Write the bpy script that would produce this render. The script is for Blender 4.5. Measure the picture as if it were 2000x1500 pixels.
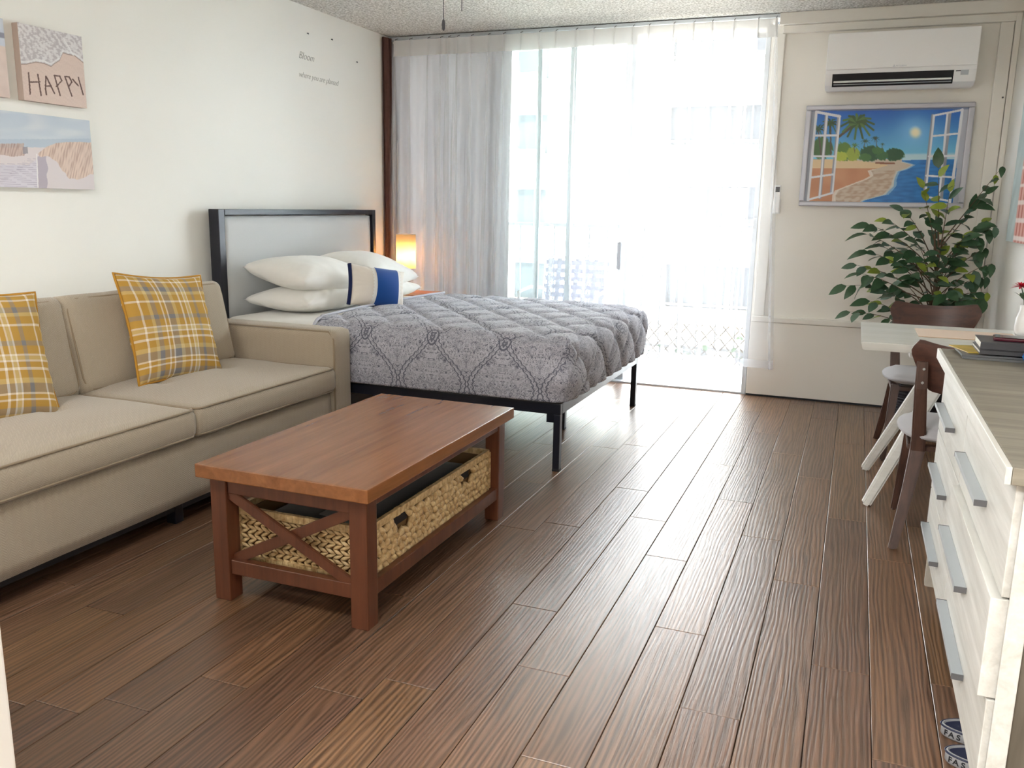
import bpy, bmesh, math, random
import numpy as np
from mathutils import Vector, Matrix, Euler
random.seed(7); rng = np.random.default_rng(7)
PI = math.pi
for o in list(bpy.data.objects): bpy.data.objects.remove(o)
S = bpy.context.scene; C = S.collection

# ------------------------------------------------------------------ camera
cam = bpy.data.cameras.new('camera'); co = bpy.data.objects.new('camera', cam); C.objects.link(co)
cam.sensor_width = 36; cam.sensor_fit = 'HORIZONTAL'; cam.lens = 1681.36 / 2000 * 36; cam.clip_start = .05; cam.clip_end = 300
yaw, pitch, roll = .373259, .203184, -.017615
fw = Vector((-math.sin(yaw) * math.cos(pitch), math.cos(yaw) * math.cos(pitch), -math.sin(pitch)))
rt = Vector((math.cos(yaw), math.sin(yaw), 0)); dn = fw.cross(rt)
r2 = rt * math.cos(roll) + dn * math.sin(roll); d2 = dn * math.cos(roll) - rt * math.sin(roll)
mw = Matrix((r2, -d2, -fw)).transposed().to_4x4(); mw.translation = (0, 0, 1.22)
co.matrix_world = mw; S.camera = co

# ------------------------------------------------------------------ world, sun, added fill lights, exposure
w = bpy.data.worlds.new('world'); S.world = w; w.use_nodes = True
bg = w.node_tree.nodes['Background']; bg.inputs[0].default_value = (.86, .93, 1, 1); bg.inputs[1].default_value = 7
def light(name, kind, loc, rot, energy, color=(1, 1, 1), size=1, sy=None):
    l = bpy.data.lights.new(name, kind); l.energy = energy; l.color = color
    if kind == 'AREA':
        l.size = size
        if sy: l.shape = 'RECTANGLE'; l.size_y = sy
    if kind in ('POINT', 'SPOT'): l.shadow_soft_size = size
    if kind == 'SUN': l.angle = math.radians(1)
    o = bpy.data.objects.new(name, l); C.objects.link(o); o.location = loc; o.rotation_euler = rot
    return o
sun = light('sun', 'SUN', (0, 0, 20), (0, 0, 0), 15, (1, .98, .95))
sun.rotation_euler = Vector((.35, .72, -.6)).to_track_quat('-Z', 'Y').to_euler()
rear_fill = light('rear_fill_light', 'AREA', (-1.3, -1.1, 2.33), (0, 0, 0), 84, (1, 1, .985), 1.2, .6)  # fill light added behind the camera to brighten the room
overhead_fill = light('overhead_fill_light', 'AREA', (-1.0, .55, 2.375), (0, 0, 0), 17, (1, 1, .985), .5, .5)  # second, smaller fill added overhead, out of view
S.view_settings.view_transform = 'Standard'; S.view_settings.look = 'None'; S.view_settings.gamma = 1
S.view_settings.exposure = 1.22
try: S.view_settings.use_curve_mapping = False
except Exception: pass
S.cycles.max_bounces = 10; S.cycles.diffuse_bounces = 6; S.cycles.transparent_max_bounces = 24
S.cycles.sample_clamp_indirect = 12; S.cycles.caustics_reflective = False; S.cycles.caustics_refractive = False

# ------------------------------------------------------------------ material helpers
def lin(r, g, b):
    f = lambda c: (c / 255) / 12.92 if c / 255 <= .04045 else ((c / 255 + .055) / 1.055) ** 2.4
    return (f(r), f(g), f(b), 1)
class NT:
    def __init__(s, name):
        s.m = bpy.data.materials.new(name); s.m.use_nodes = True; s.t = s.m.node_tree
        s.b = s.t.nodes['Principled BSDF']; s.out = s.t.nodes['Material Output']
    def n(s, typ, **kw):
        nd = s.t.nodes.new(typ)
        for k, v in kw.items():
            if k.startswith('i_'):
                key = k[2:]; key = int(key) if key.isdigit() else key
                s.set(nd.inputs[key], v)
            else: setattr(nd, k, v)
        return nd
    def set(s, inp, v):
        if isinstance(v, bpy.types.NodeSocket): s.t.links.new(v, inp)
        else: inp.default_value = v
    def math(s, op, a, b=0, c=None):
        nd = s.n('ShaderNodeMath', operation=op); s.set(nd.inputs[0], a); s.set(nd.inputs[1], b)
        if c is not None: s.set(nd.inputs[2], c)
        return nd.outputs[0]
    def mix(s, f, a, b, mode='MIX'):
        nd = s.n('ShaderNodeMix', data_type='RGBA', blend_type=mode)
        s.set(nd.inputs[0], f); s.set(nd.inputs[6], a); s.set(nd.inputs[7], b); return nd.outputs[2]
    def coord(s, kind='Object', scale=(1, 1, 1), rand=False, rot=(0, 0, 0)):
        tc = s.n('ShaderNodeTexCoord').outputs[kind]
        if rand:
            oi = s.n('ShaderNodeObjectInfo').outputs['Random']; k = s.math('MULTIPLY', oi, 57.3)
            va = s.n('ShaderNodeVectorMath', operation='ADD'); s.set(va.inputs[0], tc); s.set(va.inputs[1], k); tc = va.outputs[0]
        mp = s.n('ShaderNodeMapping'); s.set(mp.inputs[0], tc); mp.inputs['Scale'].default_value = scale; mp.inputs['Rotation'].default_value = rot
        return mp.outputs[0]
    def noise(s, vec, scale=5, detail=4, rough=.5, dist=0):
        nd = s.n('ShaderNodeTexNoise'); s.set(nd.inputs['Vector'], vec); nd.inputs['Scale'].default_value = scale
        nd.inputs['Detail'].default_value = detail; nd.inputs['Roughness'].default_value = rough; nd.inputs['Distortion'].default_value = dist
        return nd.outputs[0]
    def ramp(s, f, stops, interp='LINEAR'):
        nd = s.n('ShaderNodeValToRGB'); s.set(nd.inputs[0], f); cr = nd.color_ramp; cr.interpolation = interp
        while len(cr.elements) < len(stops): cr.elements.new(.5)
        for e, (p, c) in zip(cr.elements, stops):
            e.position = p; e.color = c if len(c) == 4 else (*c, 1)
        return nd.outputs[0]
    def bump(s, h, strength=.3, dist=.002):
        nd = s.n('ShaderNodeBump'); s.set(nd.inputs['Height'], h); nd.inputs['Strength'].default_value = strength
        nd.inputs['Distance'].default_value = dist; s.t.links.new(nd.outputs[0], s.b.inputs['Normal'])
    def base(s, c, rough=.6, metal=0, spec=.5):
        s.set(s.b.inputs['Base Color'], c); s.set(s.b.inputs['Roughness'], rough); s.b.inputs['Metallic'].default_value = metal
        s.b.inputs['Specular IOR Level'].default_value = spec
def simple(name, rgb, rough=.6, metal=0, var=.06, nscale=8, bump=0, bscale=200, spec=.5):
    t = NT(name); c = lin(*rgb); v = t.coord()
    d = tuple(x * (1 - var * 2) for x in c[:3]) + (1,)
    t.base(t.mix(t.noise(v, nscale, 3), d, tuple(min(1, x * (1 + var)) for x in c[:3]) + (1,)), rough, metal, spec)
    if bump: t.bump(t.noise(v, bscale, 2), bump)
    return t.m
def wood(name, c1, c2, axis='y', rough=.35, sc=1, rand=False, bump=.15, spec=.5):
    t = NT(name); s_ = {'x': (3, 45, 45), 'y': (45, 3, 45), 'z': (45, 45, 3)}[axis]
    v = t.coord('Object', tuple(a * sc for a in s_), rand)
    n1 = t.noise(v, 1, 6, .6, .6); n2 = t.noise(v, 4, 3, .6)
    f = t.ramp(n1, [(.3, (0, 0, 0)), (.7, (1, 1, 1))])
    col = t.mix(f, lin(*c1), lin(*c2)); col = t.mix(t.math('MULTIPLY', n2, .25), col, (0, 0, 0, 1)); t.base(col, rough, 0, spec)
    if bump: t.bump(n2, bump, .001)
    return t.m
M = {}
M['wall'] = simple('white_wall_paint', (246, 245, 239), .75, 0, .015, 1.5, .08, 90)
M['wall_back'] = simple('ivory_panel_paint', (240, 236, 228), .5, 0, .02, 2, .03, 60)
M['trim'] = simple('trim_paint', (240, 237, 230), .45, 0, .02)
M['white'] = simple('white_paint', (244, 244, 242), .4, 0, .01)
M['plastic'] = simple('white_plastic', (246, 246, 246), .3, 0, .01)
M['dark'] = simple('dark_void', (22, 22, 28), .6)
M['black_metal'] = simple('black_powder_coat', (22, 24, 36), .33, 0, .1)
M['alu'] = simple('aluminium', (196, 202, 208), .35, .3, .03)
M['pull'] = simple('brushed_pull', (168, 174, 178), .35, .3, .03); M['pull_end'] = simple('pull_end_grey', (92, 92, 94), .5)
M['chrome'] = simple('chrome', (190, 190, 190), .2, 1, .02)
M['darkgrey'] = simple('dark_grey', (70, 70, 76), .5)
def popcorn():
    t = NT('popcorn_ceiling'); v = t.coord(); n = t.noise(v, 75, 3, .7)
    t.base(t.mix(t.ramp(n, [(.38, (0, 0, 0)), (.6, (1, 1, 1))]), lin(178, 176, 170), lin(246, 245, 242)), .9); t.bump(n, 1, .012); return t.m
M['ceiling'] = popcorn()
def floor_wood():
    t = NT('plank_wood'); oi = t.n('ShaderNodeObjectInfo').outputs['Random']
    v = t.coord('Object', (1, 1, 1), True)
    mp = t.n('ShaderNodeMapping'); t.set(mp.inputs[0], v); mp.inputs['Scale'].default_value = (1, .09, 1)
    warp = t.noise(mp.outputs[0], 9, 2, .5)
    # cathedral figure: bands across the plank bent by slow noise
    wv = t.n('ShaderNodeTexWave', wave_type='BANDS', bands_direction='X'); t.set(wv.inputs['Vector'], mp.outputs[0])
    wv.inputs['Scale'].default_value = 22; wv.inputs['Distortion'].default_value = 14; wv.inputs['Detail'].default_value = 2
    wv.inputs['Detail Scale'].default_value = .7
    mp2 = t.n('ShaderNodeMapping'); t.set(mp2.inputs[0], v); mp2.inputs['Scale'].default_value = (1, .03, 1)
    fine = t.noise(mp2.outputs[0], 260, 3, .65); fine2 = t.noise(mp2.outputs[0], 90, 3, .6)
    g = t.math('ADD', t.math('MULTIPLY', wv.outputs[1], .3), t.math('MULTIPLY', fine2, .7))
    a = t.mix(t.ramp(g, [(.3, (0, 0, 0)), (.75, (1, 1, 1))]), lin(80, 64, 52), lin(146, 121, 101))
    tint = t.ramp(oi, [(0, lin(168, 152, 146)), (.2, lin(196, 176, 158)), (.4, lin(180, 166, 158)), (.6, lin(192, 176, 156)), (.8, lin(172, 156, 150)), (1, lin(196, 174, 158))], 'CONSTANT')
    sc = t.mix(1.0, a, tint, 'MULTIPLY'); sc = t.mix(1, sc, (1.75, 1.75, 1.75, 1), 'MULTIPLY')
    sc = t.mix(t.math('MULTIPLY', t.ramp(warp, [(.35, (0, 0, 0)), (.7, (1, 1, 1))]), .3), sc, lin(112, 82, 48))
    r = t.math('ADD', t.math('MULTIPLY', fine, .22), .23)
    t.base(sc, r, 0, 1.0); t.bump(t.math('ADD', fine, t.math('MULTIPLY', wv.outputs[1], .35)), .42, .0016); return t.m
M['plank'] = floor_wood()
def fabric(name, rgb, scale=700, bump=.35, var=.12, herring=False, rough=.9, sheen=.3):
    t = NT(name); v = t.coord(); c = lin(*rgb)
    n = t.noise(v, 2.5, 3); n2 = t.noise(v, scale, 2, .6)
    a = t.mix(n2, tuple(x * (1 - var * 2) for x in c[:3]) + (1,), tuple(min(1, x * (1 + var * 1.6)) for x in c[:3]) + (1,))
    a = t.mix(t.math('MULTIPLY', n, .3), a, tuple(x * .8 for x in c[:3]) + (1,)); h = n2
    if herring:   # zig-zag rib: stripes whose slope flips every few centimetres
        sx = t.n('ShaderNodeSeparateXYZ'); t.set(sx.inputs[0], t.coord())
        col = t.math('ADD', sx.outputs[0], sx.outputs[1])
        zig = t.math('PINGPONG', col, .014)
        ph = t.math('MULTIPLY', t.math('ADD', sx.outputs[2], t.math('ADD', t.math('MULTIPLY', zig, .9), t.math('MULTIPLY', sx.outputs[0], .35))), 2 * PI / .0085)
        st = t.math('MULTIPLY_ADD', t.math('SINE', ph), .5, .5)
        a = t.mix(t.math('MULTIPLY', st, .22), a, tuple(x * .62 for x in c[:3]) + (1,)); h = t.math('ADD', st, n2)
    t.base(a, rough, 0, .2); t.b.inputs['Sheen Weight'].default_value = sheen; t.bump(h, bump, .0015); return t.m
M['sofa'] = fabric('beige_herringbone', (178, 165, 146), 500, .45, .1, True)
M['piping'] = fabric('piping_fabric', (150, 134, 112), 600, .3, .1)
M['grey_uph'] = fabric('grey_linen', (208, 210, 211), 800, .35, .1)
M['sheet'] = fabric('white_cotton', (240, 238, 233), 900, .12, .02)
M['blue'] = fabric('royal_blue_cotton', (22, 74, 148), 800, .3, .12)
M['navy'] = fabric('navy_cotton', (26, 38, 84), 800, .3, .12)
M['seat_grey'] = fabric('seat_grey_fabric', (176, 174, 178), 900, .3, .06)
def plaid():
    t = NT('mustard_plaid'); uv = t.n('ShaderNodeUVMap').outputs[0]; sp = t.n('ShaderNodeSeparateXYZ'); t.set(sp.inputs[0], uv)
    Y_, W_, G_, L_ = lin(186, 146, 70), lin(238, 230, 218), lin(126, 127, 132), lin(210, 188, 136)
    seq = [(0, Y_), (.10, W_), (.125, Y_), (.20, L_), (.24, G_), (.30, Y_), (.36, W_), (.38, Y_), (.42, W_), (.44, G_), (.50, G_), (.53, L_), (.58, Y_), (.66, W_), (.685, Y_), (.74, W_), (.76, L_), (.80, W_), (.82, Y_), (.9, G_), (.95, Y_)]
    def st(x): return t.ramp(t.math('FRACT', x), seq, 'CONSTANT')
    a = st(t.math('MULTIPLY', sp.outputs[0], 1.25)); b = st(t.math('MULTIPLY_ADD', sp.outputs[1], 1.25, .2))
    c = t.mix(.5, a, b); n = t.noise(t.coord(), 500, 2)
    c = t.mix(t.math('MULTIPLY', n, .2), c, lin(120, 90, 40)); t.base(c, .9, 0, .2); t.bump(n, .3, .001); return t.m
M['plaid'] = plaid()
def quilt_mat():
    t = NT('grey_damask_print'); uv = t.n('ShaderNodeUVMap').outputs[0]; sp = t.n('ShaderNodeSeparateXYZ'); t.set(sp.inputs[0], uv)
    U, V = sp.outputs[0], sp.outputs[1]; P = .37
    # mirrored repeat: motif symmetric about each column
    uu = t.math('PINGPONG', U, P / 2)
    vv = t.math('MODULO', t.math('ADD', V, 10.0), P * 1.25)
    cb = t.n('ShaderNodeCombineXYZ'); t.set(cb.inputs[0], uu); t.set(cb.inputs[1], vv)
    n1 = t.noise(cb.outputs[0], 26, 2, .5, 1.5); n2 = t.noise(cb.outputs[0], 62, 2, .5, 1.0)
    def contour(n, w): return t.math('LESS_THAN', t.math('PINGPONG', t.math('ABSOLUTE', t.math('SUBTRACT', n, .5)), .07), w)
    l1 = contour(n1, .014); l2 = t.math('MULTIPLY', contour(n2, .013), .7)
    # ogee frame scallops
    og = t.math('ABSOLUTE', t.math('SUBTRACT', uu, t.math('MULTIPLY_ADD', t.math('COSINE', t.math('MULTIPLY', vv, 2 * PI / (P * 1.25))), P * .2, P * .25)))
    og = t.math('ADD', og, t.math('MULTIPLY', t.math('SINE', t.math('MULTIPLY', V, 260)), .003))
    line = t.math('LESS_THAN', t.math('ABSOLUTE', t.math('SUBTRACT', og, .012)), .0034)
    # medallion rings
    dx = t.math('MULTIPLY', uu, 1.5); dy = t.math('SUBTRACT', vv, P * .62)
    rr = t.math('SQRT', t.math('ADD', t.math('MULTIPLY', dx, dx), t.math('MULTIPLY', dy, t.math('MULTIPLY', dy, .7))))
    ring = t.math('LESS_THAN', t.math('ABSOLUTE', t.math('SUBTRACT', rr, .042)), .004)
    petals = t.math('MULTIPLY', t.math('LESS_THAN', rr, .03), t.math('GREATER_THAN', n2, .5))
    fill = t.math('GREATER_THAN', n1, .57)
    base = t.mix(t.math('MULTIPLY', fill, .6), lin(190, 191, 202), lin(150, 151, 164))
    m = t.math('MAXIMUM', t.math('MAXIMUM', l1, l2), t.math('MAXIMUM', line, t.math('MAXIMUM', ring, petals)))
    c = t.mix(t.math('MULTIPLY', m, .85), base, lin(78, 80, 96))
    # seams of the quilting stay a shade deeper where the thread pulls
    n3 = t.noise(t.coord(), 55, 4, .7, .8)
    t.base(c, .85, 0, .2); t.bump(n3, .4, .003); t.b.inputs['Sheen Weight'].default_value = .2; return t.m
M['quilt'] = quilt_mat()
def sheer_mat(name, opacity, rgb, trans=.55):
    t = NT(name); t.t.nodes.remove(t.b)
    tr = t.n('ShaderNodeBsdfTransparent'); tl = t.n('ShaderNodeBsdfTranslucent'); df = t.n('ShaderNodeBsdfDiffuse')
    weave = t.noise(t.coord('Object', (1, 1, 1)), 900, 1); c = t.mix(weave, lin(*rgb), lin(*[x * .95 for x in rgb]))
    t.set(tl.inputs[0], c); t.set(df.inputs[0], c)
    m1 = t.n('ShaderNodeMixShader'); m1.inputs[0].default_value = trans; t.set(m1.inputs[1], df.outputs[0]); t.set(m1.inputs[2], tl.outputs[0])
    m2 = t.n('ShaderNodeMixShader'); m2.inputs[0].default_value = opacity; t.set(m2.inputs[1], tr.outputs[0]); t.set(m2.inputs[2], m1.outputs[0])
    t.set(t.out.inputs[0], m2.outputs[0]); return t.m
M['sheer'] = sheer_mat('white_voile', .25, (246, 247, 250), .28)
M['sheer_header'] = sheer_mat('voile_heading', .88, (236, 236, 236), .16)
M['sheer_hem'] = sheer_mat('voile_hem', .36, (244, 246, 252), .4)
M['drape'] = sheer_mat('grey_drape_cloth', .998, (176, 172, 176), .16)
M['brown_drape'] = simple('brown_drape_cloth', (104, 72, 64), .9, 0, .15, 30)
def glass():
    t = NT('clear_glass'); t.t.nodes.remove(t.b); tr = t.n('ShaderNodeBsdfTransparent'); gl = t.n('ShaderNodeBsdfGlossy')
    tr.inputs[0].default_value = (.96, .985, .98, 1); gl.inputs[1].default_value = .02; fr = t.n('ShaderNodeFresnel'); fr.inputs[0].default_value = 1.45
    m = t.n('ShaderNodeMixShader'); t.set(m.inputs[0], t.math('MULTIPLY', fr.outputs[0], .6)); t.set(m.inputs[1], tr.outputs[0]); t.set(m.inputs[2], gl.outputs[0])
    t.set(t.out.inputs[0], m.outputs[0]); return t.m
M['glass'] = glass()
M['cherry'] = wood('cherry_wood_top', (132, 82, 48), (158, 104, 62), 'y', .26, .6, bump=0)
M['cherry_leg'] = wood('cherry_wood_leg', (84, 46, 29), (110, 64, 42), 'z', .32, .8, bump=.08)
M['walnut'] = wood('walnut_wood', (66, 42, 36), (98, 64, 52), 'x', .4, .8)
M['walnut_leg'] = wood('walnut_leg_wood', (66, 44, 36), (94, 66, 54), 'z', .4, .8)
M['night'] = wood('nightstand_wood', (140, 78, 36), (176, 104, 54), 'y', .35, 1)
M['dresser_white'] = wood('whitewashed_wood', (208, 206, 198), (240, 239, 234), 'y', .45, .5, bump=.2)
M['dresser_side'] = wood('whitewashed_side_wood', (182, 176, 164), (206, 200, 188), 'z', .5, .5, bump=.2)
M['dresser_end_shaded'] = wood('grey_washed_end_shaded', (92, 85, 74), (118, 110, 97), 'z', .5, .5, bump=.2)  # grey-brown end wood, with the shade on that side darkened into its colour
M['dresser_top'] = wood('grey_washed_wood', (122, 116, 102), (158, 151, 136), 'x', .45, .5, bump=.25)
M['table_white'] = wood('white_table_lacquer', (224, 224, 216), (240, 240, 236), 'x', .35, .3, bump=.03)
M['tan'] = fabric('tan_runner_cloth', (206, 176, 146), 700, .3, .08)
def straw():
    t = NT('water_hyacinth'); v = t.coord('Object', (1, 1, 1)); n = t.noise(v, 55, 3, .6); n2 = t.noise(v, 260, 2)
    c = t.mix(t.ramp(n, [(.3, (0, 0, 0)), (.7, (1, 1, 1))]), lin(172, 136, 88), lin(226, 200, 152)); t.base(c, .42, 0, .5); t.bump(n2, .3, .002); return t.m
M['straw'] = straw()
M['leaf'] = simple('dark_leaf_green', (58, 92, 60), .42, 0, .3, 25)
M['leaf2'] = simple('blue_leaf_green', (82, 112, 90), .38, 0, .25, 25)
M['leaf_y'] = simple('yellow_leaf_green', (142, 160, 58), .45, 0, .2, 25)
M['bark'] = simple('stem_bark', (104, 84, 66), .8, 0, .2, 40, .4, 60)
M['trellis'] = simple('weathered_willow', (84, 74, 62), .8); M['rail'] = simple('railing_paint', (128, 130, 132), .5); M['ivy'] = simple('ivy_green', (44, 74, 26), .5, 0, .2, 25)
M['red'] = simple('red_petals', (214, 24, 58), .5, 0, .15, 20)
M['facade'] = simple('facade_paint', (150, 142, 124), .85, 0, .03, .2)
M['facade_white'] = simple('facade_white_paint', (244, 243, 238), .8, 0, .02, .2)
M['window_far'] = simple('far_window', (44, 47, 50), .3, 0, .15, .6)
M['far_curtain'] = simple('far_curtain_cloth', (226, 230, 238), .9, 0, .05, 2)
M['tile'] = simple('balcony_tile', (206, 206, 204), .55, 0, .05, 6)
M['strap'] = simple('lilac_grey_vinyl', (176, 172, 190), .5)
def vcol(name, rough=.55, spec=.3):
    t = NT(name); a = t.n('ShaderNodeAttribute', attribute_name='Col'); t.base(a.outputs[0], rough, 0, spec)
    t.bump(t.noise(t.coord(), 900, 1), .12, .0006); return t.m
M['print'] = vcol('canvas_print', .7, .25); M['gloss_print'] = vcol('poster_print', .35, .4)

# ------------------------------------------------------------------ mesh helpers
def link(name, me, m, parent=None, smooth=False):
    o = bpy.data.objects.new(name, me); C.objects.link(o)
    if m is not None and not me.materials: me.materials.append(m)
    if parent is not None: o.parent = parent
    if smooth: me.polygons.foreach_set('use_smooth', [True] * len(me.polygons))
    return o
def raw(name, vs, fs, m, parent=None, smooth=False):
    me = bpy.data.meshes.new(name); me.from_pydata([tuple(map(float, v)) for v in vs], [], [tuple(f) for f in fs]); me.update()
    return link(name, me, m, parent, smooth)
def fin(name, bm, m, parent=None, smooth=False):
    me = bpy.data.meshes.new(name); bmesh.ops.recalc_face_normals(bm, faces=bm.faces[:]); bm.to_mesh(me); bm.free()
    o = link(name, me, m, parent, smooth)
    return o
def BM(): return bmesh.new()
def bx(bm, lo, hi, bev=.003, seg=2, mat=None):
    lo = Vector(lo); hi = Vector(hi); c = (lo + hi) / 2; s = hi - lo
    r = bmesh.ops.create_cube(bm, size=1); vs = r['verts']
    for v in vs: v.co = Vector((v.co.x * s.x, v.co.y * s.y, v.co.z * s.z)) + c
    if bev:
        es = list({e for v in vs for e in v.link_edges})
        rr = bmesh.ops.bevel(bm, geom=es, offset=min(bev, min(s) * .45), segments=seg, affect='EDGES', profile=.6)
        vs = list({v for f in rr['faces'] for v in f.verts} | set(v for v in vs if v.is_valid))
    if mat is not None:
        for v in vs: v.co = mat @ v.co
    return vs
def box(name, lo, hi, m, parent=None, bev=.003, seg=2):
    bm = BM(); bx(bm, lo, hi, bev, seg); return fin(name, bm, m, parent)
def beam(bm, a, b, w1, d1, w2=None, d2=None, side=Vector((0, 1, 0)), bev=.003):
    a = Vector(a); b = Vector(b); z = (b - a).normalized(); x = side.cross(z)
    x = x.normalized() if x.length > 1e-4 else Vector((1, 0, 0)); y = z.cross(x)
    w2 = w2 or w1; d2 = d2 or d1; vs = []
    for p, ww, dd in ((a, w1, d1), (b, w2, d2)):
        for sx, sy in ((-1, -1), (1, -1), (1, 1), (-1, 1)): vs.append(bm.verts.new(p + x * sx * ww / 2 + y * sy * dd / 2))
    fs = [bm.faces.new([vs[i] for i in f]) for f in ((3, 2, 1, 0), (4, 5, 6, 7), (0, 1, 5, 4), (1, 2, 6, 5), (2, 3, 7, 6), (3, 0, 4, 7))]
    if bev: bmesh.ops.bevel(bm, geom=list({e for f in fs for e in f.edges}), offset=bev, segments=2, affect='EDGES')
def tube(bm, pts, r, n=8, caps=True, closed=False):
    pts = [Vector(p) for p in pts]; rs = r if isinstance(r, (list, tuple)) else [r] * len(pts); rings = []
    up = Vector((0, 0, 1)); N = len(pts); px = None
    for i, p in enumerate(pts):
        if closed: t = pts[(i + 1) % N] - pts[i - 1]
        else: t = pts[min(i + 1, N - 1)] - pts[max(i - 1, 0)]
        t.normalize()
        if px is None:
            x = t.cross(up)
            if x.length < 1e-3: x = t.cross(Vector((1, 0, 0)))
        else: x = px - t * px.dot(t)
        x.normalize(); px = x; y = t.cross(x)
        rings.append([bm.verts.new(p + (x * math.cos(k * 2 * PI / n) + y * math.sin(k * 2 * PI / n)) * rs[i]) for k in range(n)])
    for i in range(N if closed else N - 1):
        A = rings[i]; B = rings[(i + 1) % N]
        for k in range(n): bm.faces.new((A[k], A[(k + 1) % n], B[(k + 1) % n], B[k]))
    if caps and not closed: bm.faces.new(rings[0][::-1]); bm.faces.new(rings[-1])
def lathe(bm, prof, c=(0, 0, 0), n=32, cap=True):
    c = Vector(c); rings = [[bm.verts.new(c + Vector((r * math.cos(k * 2 * PI / n), r * math.sin(k * 2 * PI / n), z))) for k in range(n)] for r, z in prof]
    for A, B in zip(rings, rings[1:]):
        for k in range(n): bm.faces.new((A[k], A[(k + 1) % n], B[(k + 1) % n], B[k]))
    if cap: bm.faces.new(rings[0][::-1]); bm.faces.new(rings[-1])
def prism(bm, poly, ax, t0, t1):
    """extrude a 2-D polygon; ax = the axis index it is extruded along"""
    def P(u, v, t): return Vector({0: (t, u, v), 1: (u, t, v), 2: (u, v, t)}[ax])
    A = [bm.verts.new(P(u, v, t0)) for u, v in poly]; B = [bm.verts.new(P(u, v, t1)) for u, v in poly]; n = len(poly)
    fs = [bm.faces.new(A[::-1]), bm.faces.new(B)] + [bm.faces.new((A[i], A[(i + 1) % n], B[(i + 1) % n], B[i])) for i in range(n)]
    return fs
def thing(name, label, cat, loc=(0, 0, 0), rotz=0, group=None):
    o = bpy.data.objects.new(name, None); C.objects.link(o); o.location = loc; o.rotation_euler = (0, 0, rotz); o.empty_display_size = .1
    return tag(o, label, cat, group)
def tag(o, label, cat, group=None):
    o['label'] = label; o['category'] = cat
    if group: o['group'] = group
    return o
def struct(o): o['kind'] = 'structure'; return o
def vnoise(p, s, seed=0):
    """cheap smooth value noise made of sines, for cloth wrinkles"""
    r = np.random.default_rng(seed); o = np.zeros(len(p))
    for k in range(7):
        d = r.normal(size=3); d /= np.linalg.norm(d); f = s * r.uniform(.6, 1.9)
        o += np.sin(p @ d * f + r.uniform(0, 6.28) + 1.3 * np.sin(p @ r.normal(size=3) * s * .4 + k)) / 7
    return o
def cubegrid(lo, hi, n, sides=('-x', '+x', '-y', '+y', '-z', '+z')):
    lo = np.array(lo, float); hi = np.array(hi, float); n = list(n); idx = {}; vs = []; fs = []; tg = []
    def vid(i, j, k):
        if (i, j, k) not in idx: idx[(i, j, k)] = len(vs); vs.append(lo + (hi - lo) * np.array([i / n[0], j / n[1], k / n[2]]))
        return idx[(i, j, k)]
    for s in sides:
        a = 'xyz'.index(s[1]); b, c = [q for q in range(3) if q != a]; fx = n[a] if s[0] == '+' else 0
        for p in range(n[b]):
            for q in range(n[c]):
                def g(u, v):
                    t = [0, 0, 0]; t[a] = fx; t[b] = u; t[c] = v; return vid(*t)
                f = [g(p, q), g(p + 1, q), g(p + 1, q + 1), g(p, q + 1)]
                if (s[0] == '-') != (a == 1): f = f[::-1]
                fs.append(f); tg.append(s)
    return np.array(vs), fs, tg
def roundbox(vs, lo, hi, r, open_=()):
    lo = np.array(lo, float) + r; hi = np.array(hi, float) - r
    for s in open_:
        a = 'xyz'.index(s[1])
        if s[0] == '-': lo[a] = -1e3
        else: hi[a] = 1e3
    q = np.clip(vs, lo, hi); d = vs - q; L = np.linalg.norm(d, axis=1, keepdims=True); nn = d / np.maximum(L, 1e-9)
    return q + nn * r, nn
def cushion(name, lo, hi, m, parent, r=.03, puff=.02, wr=.004, sp=.03, seed=1, tufts=(), sides_puff=.01):
    lo = np.array(lo, float); hi = np.array(hi, float); n = np.maximum(2, np.ceil((hi - lo) / sp)).astype(int)
    vs, fs, _ = cubegrid(lo, hi, n); p, nn = roundbox(vs, lo, hi, r); c = (lo + hi) / 2; h = (hi - lo) / 2; t = np.abs((vs - c) / h)
    ax = int(np.argmin(h)); o = [a for a in range(3) if a != ax]
    dome = (1 - t[:, o[0]] ** 2.5) * (1 - t[:, o[1]] ** 2.5)
    sg = np.sign(vs[:, ax] - c[ax]) * (t[:, ax] > .5)
    p[:, ax] += sg * puff * dome
    for a in o: p[:, a] += np.where(t[:, a] > .99, 1, 0) * np.sign(vs[:, a] - c[a]) * sides_puff * (1 - t[:, ax] ** 2)
    p += nn * (vnoise(p, 11, seed) * wr)[:, None]
    for (a, b) in tufts:
        d2_ = (p[:, o[0]] - a) ** 2 + (p[:, o[1]] - b) ** 2; p[:, ax] -= sg * .016 * np.exp(-d2_ / .0016) + sg * .007 * np.exp(-d2_ / .02)
    return raw(name, p, fs, m, parent, True)
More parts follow.
